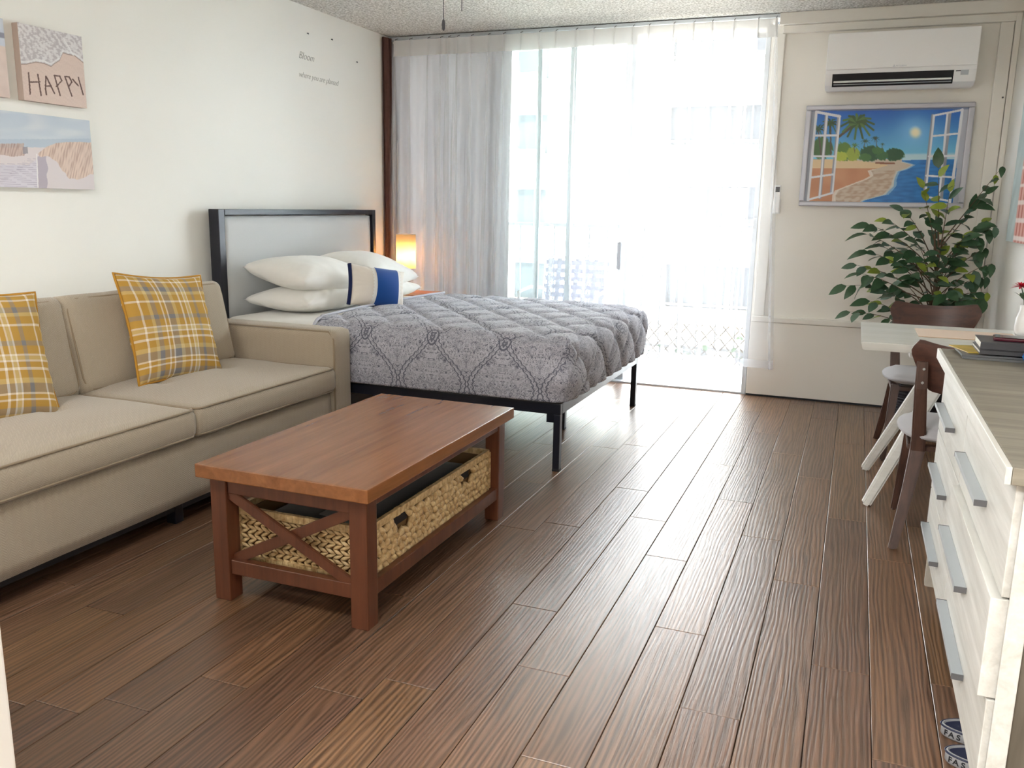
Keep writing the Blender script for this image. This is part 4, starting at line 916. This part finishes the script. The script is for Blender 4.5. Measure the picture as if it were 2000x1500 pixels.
def shade_mat():
    t = NT('lamp_shade_paper'); t.base(lin(250, 214, 150), .8); e = t.b.inputs['Emission Color']; e.default_value = (1, .50, .13, 1); t.b.inputs['Emission Strength'].default_value = 1.1
    return t.m
bm = BM(); lathe(bm, [(.071, .165), (.071, .41)], n=40, cap=False); sh = fin('shade', bm, sheer_mat('lamp_shade_paper', .97, (255, 236, 200), .75), lp, True); sh.modifiers.new('s', 'SOLIDIFY').thickness = .0015
for z in (.165, .41): bm = BM(); tube(bm, [(.071 * math.cos(a), .071 * math.sin(a), z) for a in [k * PI / 18 for k in range(36)]], .0018, 6, closed=True); fin('shade_ring', bm, M['alu'], lp, True)
tb = NT('bulb_glow'); tb.base((1, .8, .5, 1)); tb.b.inputs['Emission Color'].default_value = (1, .64, .32, 1); tb.b.inputs['Emission Strength'].default_value = 100
bm = BM(); lathe(bm, [(.008, .2), (.020, .225), (.024, .25), (.018, .275), (.004, .285)], n=16); fin('bulb', bm, tb.m, lp, True)

# ------------------------------------------------------------------ dresser
dr = thing('dresser', 'whitewashed six-drawer dresser with a grey-brown top along the right wall', 'dresser', (0, 0, 0))
DX, DY0, DY1 = .315, 1.66, 3.03
box('top', (.285, 1.635, .765), (WR - .012, 3.06, .797), M['dresser_top'], dr, .002)
box('top_edge', (.274, 1.635, .765), (.2845, 3.06, .797), M['dresser_white'], dr, .002)
box('carcass', (DX + .006, DY0 + .022, .145), (WR - .015, DY1 - .022, .7645), M['dresser_side'], dr, 0)
for y0, y1 in ((DY0, DY0 + .0215), (DY1 - .0215, DY1)): box('side_panel', (DX, y0, .10), (WR - .013, y1, .7645), M['dresser_end_shaded'], dr, .002)
box('side_frame', (DX - .004, DY0 - .006, .12), (DX + .028, DY0 - .0005, .764), M['dresser_white'], dr, .002); box('side_frame', (WR - .09, DY0 - .006, .12), (WR - .02, DY0 - .0005, .764), M['dresser_end_shaded'], dr, .002)
for y in (DY0 + .001, DY1 - .05):
    for x in (DX - .002, WR - .07):
        bm = BM(); beam(bm, (x + .025, y + .0245, .099), (x + .018, y + (.0 if y < 2 else .05), 0), .05, .049, .032, .032); fin('leg', bm, M['dresser_side'], dr)
rows = ((.545, .757), (.345, .541), (.150, .341)); colsY = ((DY0 + .012, 2.388), (2.394, DY1 - .008))
for ci, (y0, y1) in enumerate(colsY):
    for ri, (z0, z1) in enumerate(rows):
        dx = -.016 if (ci == 0 and ri == 1) else 0
        d = box('drawer', (.300 + dx, y0, z0), (.3145, y1, z1), M['dresser_white'], dr, .002)
        yc = (2.14, 2.775)[ci]; zc = z1 - (.125 if ri == 0 else .105); L = (.20, .178)[ci]
        h = BM(); bx(h, (.276 + dx, yc - L + .003, zc - .004), (.2996 + dx, yc + L - .003, zc + .008), .001); h = fin('handle', h, M['pull'], d)
        for e in (-1, 1): ya, yb = sorted((yc + e * L, yc + e * (L - .0028))); box('end_cap', (.2755 + dx, ya, zc - .0045), (.2996 + dx, yb, zc + .0085), M['pull_end'], h, 0)

# things on the dresser
def slab(nm, label, cat, c, sx, sy, z0, z1, rz, m, pages=None, group=None):
    t = thing(nm, label, cat, (c[0], c[1], z0), math.radians(rz), group); h = z1 - z0
    if pages:
        box('front_cover', (-sx / 2, -sy / 2, h - .0018), (sx / 2, sy / 2, h), m, t, .0005); box('back_cover', (-sx / 2, -sy / 2, 0), (sx / 2, sy / 2, .0018), m, t, .0005)
        box('spine', (-sx / 2, -sy / 2, .00185), (sx / 2, -sy / 2 + .002, h - .00185), m, t, 0)
        box('pages', (-sx / 2 + .002, -sy / 2 + .0025, .00185), (sx / 2 - .003, sy / 2 - .003, h - .00185), pages, t, 0)
    else: box('body', (-sx / 2, -sy / 2, 0), (sx / 2, sy / 2, h), m, t, .002)
    return t
pg = simple('page_paper', (240, 238, 230), .8); mg = simple('magazine_grey', (96, 98, 100), .35); mk = simple('book_charcoal', (62, 62, 66), .45)
T0 = .7975
slab('magazine', 'grey magazine at the bottom of the stack on the far end of the dresser', 'magazine', (.465, 2.955, 0), .27, .20, T0, T0 + .007, -2, mg, pg, 'reading matter on the dresser')
slab('magazine', 'thin white-edged magazine second from the bottom of the dresser stack', 'magazine', (.455, 2.965, 0), .27, .20, T0 + .0075, T0 + .013, 2, mg, pg, 'reading matter on the dresser')
slab('brochure', 'yellow and white fanned brochure sticking out left of the dresser stack', 'brochure', (.405, 2.985, 0), .17, .15, T0 + .0135, T0 + .0165, 16, simple('brochure_yellow', (196, 168, 60), .4, 0, .4, 12), pg, 'reading matter on the dresser')
slab('book', 'flat charcoal book under the top book of the dresser stack', 'book', (.495, 2.955, 0), .25, .18, T0 + .017, T0 + .028, 0, mk, pg, 'reading matter on the dresser')
slab('book', 'thick charcoal book with white page edges topping the dresser stack', 'book', (.495, 2.975, 0), .24, .17, T0 + .0285, T0 + .050, -1, mk, pg, 'reading matter on the dresser')
ph = thing('phone_case', 'dark red glossy phone lying on the top book of the dresser stack', 'phone', (.50, 2.965, T0 + .0505), math.radians(-6))
box('case', (-.085, -.04, 0), (.085, .04, .010), simple('maroon_plastic', (78, 22, 38), .15), ph, .004, 3); box('screen', (-.08, -.036, .0102), (.08, .036, .0112), simple('black_glass', (16, 12, 18), .05), ph, .0004)
bc2 = thing('blue_headset', 'bright blue headset with a black looped band on the dresser beside the books', 'headset', (.535, 2.815, T0))
cushion('ear_pad', (-.05, -.035, 0.0005), (.05, .035, .045), simple('bright_blue_plastic', (36, 112, 190), .35), bc2, .02, .006, .001, .012, 3)
bm = BM(); P_ = [(-.048 + .10 * (1 - math.cos(a)) * .5 - .01, -.01, .03 + .075 * math.sin(a)) for a in [k * PI / 14 for k in range(15)]]
vs = [bm.verts.new((p_[0], p_[1] + s, p_[2])) for p_ in P_ for s in (-.012, .012)]
for k in range(14): bm.faces.new((vs[2 * k], vs[2 * k + 1], vs[2 * k + 3], vs[2 * k + 2]))
o = fin('band', bm, M['dark'], bc2, True); o.modifiers.new('s', 'SOLIDIFY').thickness = .006

# slides poking out from under the dresser
def slide(label, y, rot):
    t = thing('slide_sandal', label, 'sandal', (.40, y, 0), math.radians(rot), 'navy slides under the dresser'); ink = M['dark']
    A, B = .108, .044
    def ring(sa, z): return [(-math.cos(a) * A * sa[0], math.sin(a) * B * sa[1] * (1 - .12 * math.cos(a)), z) for a in [k * 2 * PI / 40 for k in range(40)]]
    bm = BM(); rs = [[bm.verts.new(p_) for p_ in ring(s, z)] for s, z in (((.96, .94), 0.0005), ((1, 1), .006), ((1, 1), .026), ((.975, .95), .030), ((.94, .88), .030), ((.92, .85), .024))]
    for a_, b_ in zip(rs, rs[1:]):
        for k in range(40): bm.faces.new((a_[k], a_[(k + 1) % 40], b_[(k + 1) % 40], b_[k]))
    bm.faces.new(rs[0][::-1]); fin('sole', bm, simple('grey_rubber', (146, 146, 148), .6), t, True)
    bm = BM(); vs = [bm.verts.new(p_) for p_ in ring((.93, .86), .0262)]; bm.faces.new(vs); fin('footbed', bm, M['navy_rub'], t)
    bm = BM()  # upper strap arches across the foot
    n = 14; vs = []
    for x in (-.005, .075):
        for k in range(n + 1): a = k * PI / n; vs.append(bm.verts.new((x, -math.cos(a) * .046, .022 + math.sin(a) * (.050 if x < 0 else .042))))
    for k in range(n): bm.faces.new((vs[k], vs[k + 1], vs[n + 2 + k], vs[n + 1 + k]))
    o = fin('strap', bm, M['navy_rub'], t, True); o.modifiers.new('s', 'SOLIDIFY').thickness = .005
    bm = BM(); 
    P_ = [((-math.cos(a)) * A * 1.004, math.sin(a) * B * 1.01 * (1 - .12 * math.cos(a)), .0275) for a in [k * 2 * PI / 40 for k in range(40)]]
    tube(bm, P_, .0022, 6, closed=True); fin('edge_line', bm, M['navy_rub'], t, True)
    # letters run along the rim on the near side
    wd = 'FASHION'
    for k, ch in enumerate(wd):
        a = -.42 - k * .20; x = -math.cos(a) * A; y_ = math.sin(a) * B * (1 - .12 * math.cos(a))
        tx = Vector((math.sin(a) * A, math.cos(a) * B, 0)).normalized() * -1; nrm_ = Vector((tx.y, -tx.x, 0))
        text('letter', ch, ink, .019, axes(Vector((x, y_, .0085)) + nrm_ * .0006, tx, (0, 0, 1), nrm_), t, .0004, align='CENTER', weight=.0004)
M['navy_rub'] = simple('navy_rubber', (34, 40, 66), .55)
slide('navy slide with FASHION on its rim, farthest of the slides under the dresser', 2.115, 3)
slide('navy slide with FASHION on its rim, middle one under the dresser', 2.0, 1)
slide('blue-black slide cut by the bottom picture edge, nearest under the dresser', 1.885, 2)

# ------------------------------------------------------------------ dining table and chairs
tb_ = thing('dining_table', 'white dining table with splayed A-shaped legs against the right wall', 'table', (.397, 4.0, 0))
TZ = .72
bm = BM(); fs = prism(bm, [(-.345, -.35), (.345, -.35), (.345, .345), (-.345, .345)], 2, TZ - .034, TZ)
for v in bm.verts:
    if v.co.z < TZ - .02: v.co.x *= .97; v.co.y *= .97
bmesh.ops.bevel(bm, geom=bm.edges[:], offset=.003, segments=2, affect='EDGES'); fin('tabletop', bm, M['table_white'], tb_)
for sx in (-1, 1):
    for y, yf in ((-.10, -.19), (.12, .375)):
        bm = BM(); beam(bm, (sx * .262, yf, .001), (sx * -.03, y, TZ - .036), .038, .046, .062, .062, bev=.009); fin('leg', bm, M['table_white'], tb_, False)
box('cross_beam', (-.16, -.28, TZ - .062), (.16, .28, TZ - .0345), M['table_white'], tb_, .004)
rn = box('table_runner', (.275, 3.915, TZ + .0005), (.655, 4.19, TZ + .0035), M['tan'], None, .001); tag(rn, 'tan cloth placemat lying on the white dining table', 'placemat')
def chair(label, loc, rz, first=None):
    t = thing('dining_chair', label, 'chair', loc, rz, 'walnut dining chairs')
    # curved back panel, dished along its length, higher at the corners
    n, mz = 24, 8; vs = []; fs = []
    for side_ in (-1, 1):
        for i in range(n + 1):
            u = -1 + 2 * i / n; y = -.215 + .062 * u * u + side_ * .0065
            cr = 1 - math.sqrt(max(0, 1 - (max(0, abs(u) - .84) / .16) ** 2)); tp = .752 + .030 * abs(u) ** 2.2 - .034 * cr; bt = .575 + .012 * u * u + .03 * cr
            for j in range(mz + 1):
                v = j / mz; xw = u * (.158 + .067 * v ** .75) * (1 - .07 * max(0, (v - .75) / .25) ** 2); vs.append((xw, y - .02 * (v - .5), bt + (tp - bt) * v))
    N_ = (n + 1) * (mz + 1)
    for s in range(2):
        for i in range(n):
            for j in range(mz): a = s * N_ + i * (mz + 1) + j; f = (a, a + 1, a + mz + 2, a + mz + 1); fs.append(f[::-1] if s == 0 else f)
    for i in range(n):
        for j in (0, mz): a = i * (mz + 1) + j; f = (a, a + mz + 1, a + mz + 1 + N_, a + N_); fs.append(f)
    for j in range(mz):
        for i in (0, n): a = i * (mz + 1) + j; fs.append((a, a + 1, a + 1 + N_, a + N_))
    me = bpy.data.meshes.new('backrest'); me.from_pydata(vs, [], fs); b_ = bmesh.new(); b_.from_mesh(me); bmesh.ops.recalc_face_normals(b_, faces=b_.faces[:]); b_.to_mesh(me); b_.free()
    o = link('backrest', me, M['walnut'], t, True); md = o.modifiers.new('e', 'EDGE_SPLIT'); md.split_angle = .9
    for sx in (-1, 1):
        bm = BM(); P_ = [(sx * .178, -.222, .70), (sx * .174, -.220, .60), (sx * .160, -.178, .42), (sx * .158, -.168, .36), (sx * .176, -.205, .22), (sx * .212, -.268, .001)]; W_ = [(.036, .016), (.042, .020), (.048, .036), (.050, .042), (.042, .038), (.030, .028)]
        rings = []
        for (x, y, z), (a, b) in zip(P_, W_): rings.append([bm.verts.new((x + i * a / 2, y + j * b / 2, z)) for i, j in ((-1, -1), (1, -1), (1, 1), (-1, 1))])
        for A_, B_ in zip(rings, rings[1:]):
            for k in range(4): bm.faces.new((A_[k], A_[(k + 1) % 4], B_[(k + 1) % 4], B_[k]))
        bm.faces.new(rings[0][::-1]); bm.faces.new(rings[-1]); bmesh.ops.recalc_face_normals(bm, faces=bm.faces[:])
        bmesh.ops.bevel(bm, geom=[e for e in bm.edges if abs(e.verts[0].co.z - e.verts[1].co.z) > .02], offset=.006, segments=2, affect='EDGES'); post = fin('rear_leg', bm, M['walnut_leg'], t)
        for z in (.625, .675): bm = BM(); tube(bm, [(sx * .172, -.2305, z), (sx * .172, -.236, z)], .005, 8); fin('screw', bm, M['chrome'], post)
        bm = BM(); beam(bm, (sx * .192, .200, .001), (sx * .165, .135, .385), .024, .024, .042, .042, bev=.006); fin('front_leg', bm, M['walnut_leg'], t)
        bm = BM(); beam(bm, (sx * .172, -.15, .365), (sx * .166, .13, .365), .04, .020, side=Vector((0, 0, 1))); fin('side_rail', bm, M['walnut_leg'], t)
    for y in (-.14, .125): bm = BM(); beam(bm, (-.155, y, .365), (.155, y, .365), .04, .020, side=Vector((0, 0, 1))); fin('cross_rail', bm, M['walnut_leg'], t)
    # rounded upholstered seat
    vs, fs, _ = cubegrid((-.22, -.21, .386), (.22, .215, .440), (18, 18, 4)); u = vs[:, 0] / .22; v = vs[:, 1] / .2125
    x = u * np.sqrt(1 - .30 * v * v); y = v * np.sqrt(1 - .30 * u * u); p_ = np.stack([x * .228, y * .222, vs[:, 2]], 1)
    e = np.maximum(np.abs(u), np.abs(v)); k = (vs[:, 2] - .413) / .027; p_[:, :2] *= (1 - .05 * k * k * (e > .8))[:, None]; p_[:, 2] = .413 + k * .027 * (1 - .75 * e ** 4) + (k > 0) * .004
    raw('seat', p_, fs, M['seat_grey'], t, True); return t
chair('walnut dining chair with grey seat pulled up on the near side of the white table', (.438, 3.60, 0), 0)
chair('walnut dining chair facing the viewer behind the far side of the white table', (.410, 4.76, 0), PI)
# vase with a red flower at the wall end of the table
vz = thing('flower_vase', 'slender white vase with a red flower at the right picture edge on the table', 'vase', (.690, 4.19, TZ + .0005))
bm = BM(); lathe(bm, [(.024, 0), (.032, .02), (.030, .07), (.018, .11), (.020, .13), (.016, .129), (.014, .11)], n=24, cap=True); fin('body', bm, M['plastic'], vz, True)
bm = BM(); tube(bm, [(0, 0, .10), (-.01, -.004, .16), (-.024, -.01, .20)], .002, 6); st_ = fin('stem', bm, M['leaf'], vz, True)
pm = leaf_mesh('petal', .040, .012, M['red'], .15, .2, 4)
for k in range(34):
    o = bpy.data.objects.new('petal', pm); C.objects.link(o); o.parent = vz; a = k * 2.399; r_ = .25 + .75 * (k / 34); o.location = (-.026, -.011, .205)
    o.rotation_euler = Euler((1.35 - r_ * 1.5, 0, a)); s = .55 + .6 * r_; o.scale = (s, s, s)
for k in range(5):
    o = bpy.data.objects.new('leaf', leaf_mesh('leaf', .05, .02, M['leaf'])); C.objects.link(o); o.parent = vz; o.location = (-.01, 0, .15); o.rotation_euler = (.9, 0, k * 1.3)

# ------------------------------------------------------------------ potted ficus
pp = thing('potted_ficus', 'artificial ficus tree with dark and yellow-green leaves in a black wicker pot in the corner', 'plant', (.435, 5.50, 0))
bm = BM(); lathe(bm, [(.12, .0005), (.145, .03), (.165, .20), (.172, .245), (.160, .245), (.150, .20), (.02, .195)], n=32); fin('pot', bm, simple('black_wicker', (40, 38, 46), .6, 0, .35, 70, .9, 90), pp, True)
bm = BM()
for j in range(14):
    z = .012 + j * .017; r_ = .130 + .036 * min(1, z / .2) + (.004 if j % 2 else 0); tube(bm, [(r_ * (1 + .018 * (1 if (k + j) % 2 else -1)) * math.cos(k * PI / 18), r_ * (1 + .018 * (1 if (k + j) % 2 else -1)) * math.sin(k * PI / 18), z) for k in range(36)], .0065, 5, closed=True)
o = fin('wicker_weave', bm, simple('black_wicker_strand', (44, 42, 50), .5, 0, .3, 60), pp, True); o['kind'] = 'stuff'
bm = BM(); lathe(bm, [(.148, .205), (.10, .222), (.02, .226)], n=24); fin('moss', bm, simple('dark_moss', (58, 52, 40), .95, 0, .3, 60, .8, 80), pp, True)
rf = random.Random(12)
trunk = [(0, 0, .2), (.015, 0, .4), (-.012, .01, .6), (.01, -.01, .8), (-.005, 0, 1.0), (-.02, 0, 1.15)]
for k in range(2):
    bm = BM(); tube(bm, [(x + (k * 2 - 1) * .012 * math.cos(z * 9), y + (k * 2 - 1) * .012 * math.sin(z * 9), z) for x, y, z in trunk], [.011, .010, .009, .007, .006, .004], 7); fin('stem', bm, M['bark'], pp, True)
tips = [((.27, -.05, 1.48), 1.12), ((.20, -.03, 1.33), 1.08), ((-.045, -.02, 1.47), 1.1), ((-.11, 0, 1.36), 1.08), ((.02, -.08, 1.34), 1.05), ((-.20, -.05, 1.235), 1.0), ((-.28, -.10, 1.18), .98), ((-.37, -.05, 1.15), .98), ((-.38, -.12, 1.10), .9), ((-.30, .05, 1.03), .88),
        ((-.36, -.10, 1.00), .85), ((-.42, -.05, .92), .8), ((-.465, -.08, .80), .8), ((-.40, -.15, .88), .75), ((-.43, -.05, .645), .6), ((-.33, -.1, .72), .6), ((-.25, -.12, .78), .62), ((-.16, -.18, .72), .58), ((-.05, -.2, .70), .6),
        ((.22, -.05, 1.19), .98), ((.26, -.12, 1.16), .95), ((.16, -.15, 1.15), .9), ((.24, 0, 1.04), .85), ((.27, -.12, .96), .8), ((.28, .0, .88), .78), ((.29, -.1, .80), .75), ((.24, -.2, .77), .72), ((.15, -.22, .76), .7), ((.06, -.24, .80), .7),
        ((.10, -.15, 1.08), .85), ((0, -.2, 1.02), .8), ((-.12, -.2, 1.06), .82), ((-.18, -.2, .94), .75), ((0, -.25, .90), .7), ((.12, .15, 1.0), .8), ((-.15, .15, 1.0), .8), ((0, .1, 1.15), .9), ((-.2, .12, .85), .7), ((.12, .12, .85), .7)]
LM = [leaf_mesh('leaf', .104, .054, M['leaf'], .25, .18), leaf_mesh('leaf', .094, .048, M['leaf2'], .15, .15), leaf_mesh('leaf', .110, .056, M['leaf'], .4, .2), leaf_mesh('leaf', .088, .046, M['leaf_y'], .3, .2)]
nl = 0
for ti, ((tx, ty, tz), bz) in enumerate(tips):
    A_ = Vector((rf.uniform(-.01, .01), 0, bz - .08)); B_ = Vector((min(tx, .265), ty, tz)); mid = (A_ + B_) / 2 + Vector((0, 0, .07 if tz < 1.25 else .0)); P_ = [A_ * (1 - t) ** 2 + mid * 2 * t * (1 - t) + B_ * t * t for t in [k / 8 for k in range(9)]]
    bm = BM(); tube(bm, P_, [.0042 - .0035 * k / 8 for k in range(9)], 5); fin('branch', bm, M['bark'], pp, True); L_ = (B_ - A_).length; cnt = 8 if L_ > .3 else 7
    for k in range(cnt):
        if nl >= 296: break
        t = .30 + .70 * k / (cnt - 1); c = A_ * (1 - t) ** 2 + mid * 2 * t * (1 - t) + B_ * t * t; d = ((B_ - mid) * t + (mid - A_) * (1 - t)).normalized(); s = 1 if k % 2 else -1
        sd = d.cross(Vector((0, 0, 1))); sd = sd.normalized() if sd.length > .05 else Vector((1, 0, 0)); dirv = d * .75 + sd * s * .6 + Vector((rf.uniform(-.35, .35), rf.uniform(-.5, .2), rf.uniform(-.75, .1)))
        if k == cnt - 1: dirv = d + Vector((0, 0, -.3))
        if c.x + dirv.normalized().x * .12 > .285: dirv = Vector((-.05, -.6, -.6)) if c.x > .26 else Vector((.25 if c.x < .2 else .0, -.5, -.7))
        small = .72 if c.x > .2 else 1
        dirv.normalize(); zz = Vector((rf.uniform(-.5, .5), -.7 + rf.uniform(-.4, .4), .8)); xx_ = dirv.cross(zz).normalized(); zz = xx_.cross(dirv)
        ym = .18 if tz > 1.3 and ti in (2, 3, 4) else .14
        mi = 3 if rf.random() < (0.55 if ti in (2, 3, 4) else .13) else rf.choice((0, 0, 1, 2)); o = bpy.data.objects.new('leaf', LM[mi]); C.objects.link(o); o.parent = pp
        mm = axes(c, xx_, dirv, zz); mm = mm @ Matrix.Scale(rf.uniform(.8, 1.12) * small, 4); o.matrix_local = mm; nl += 1
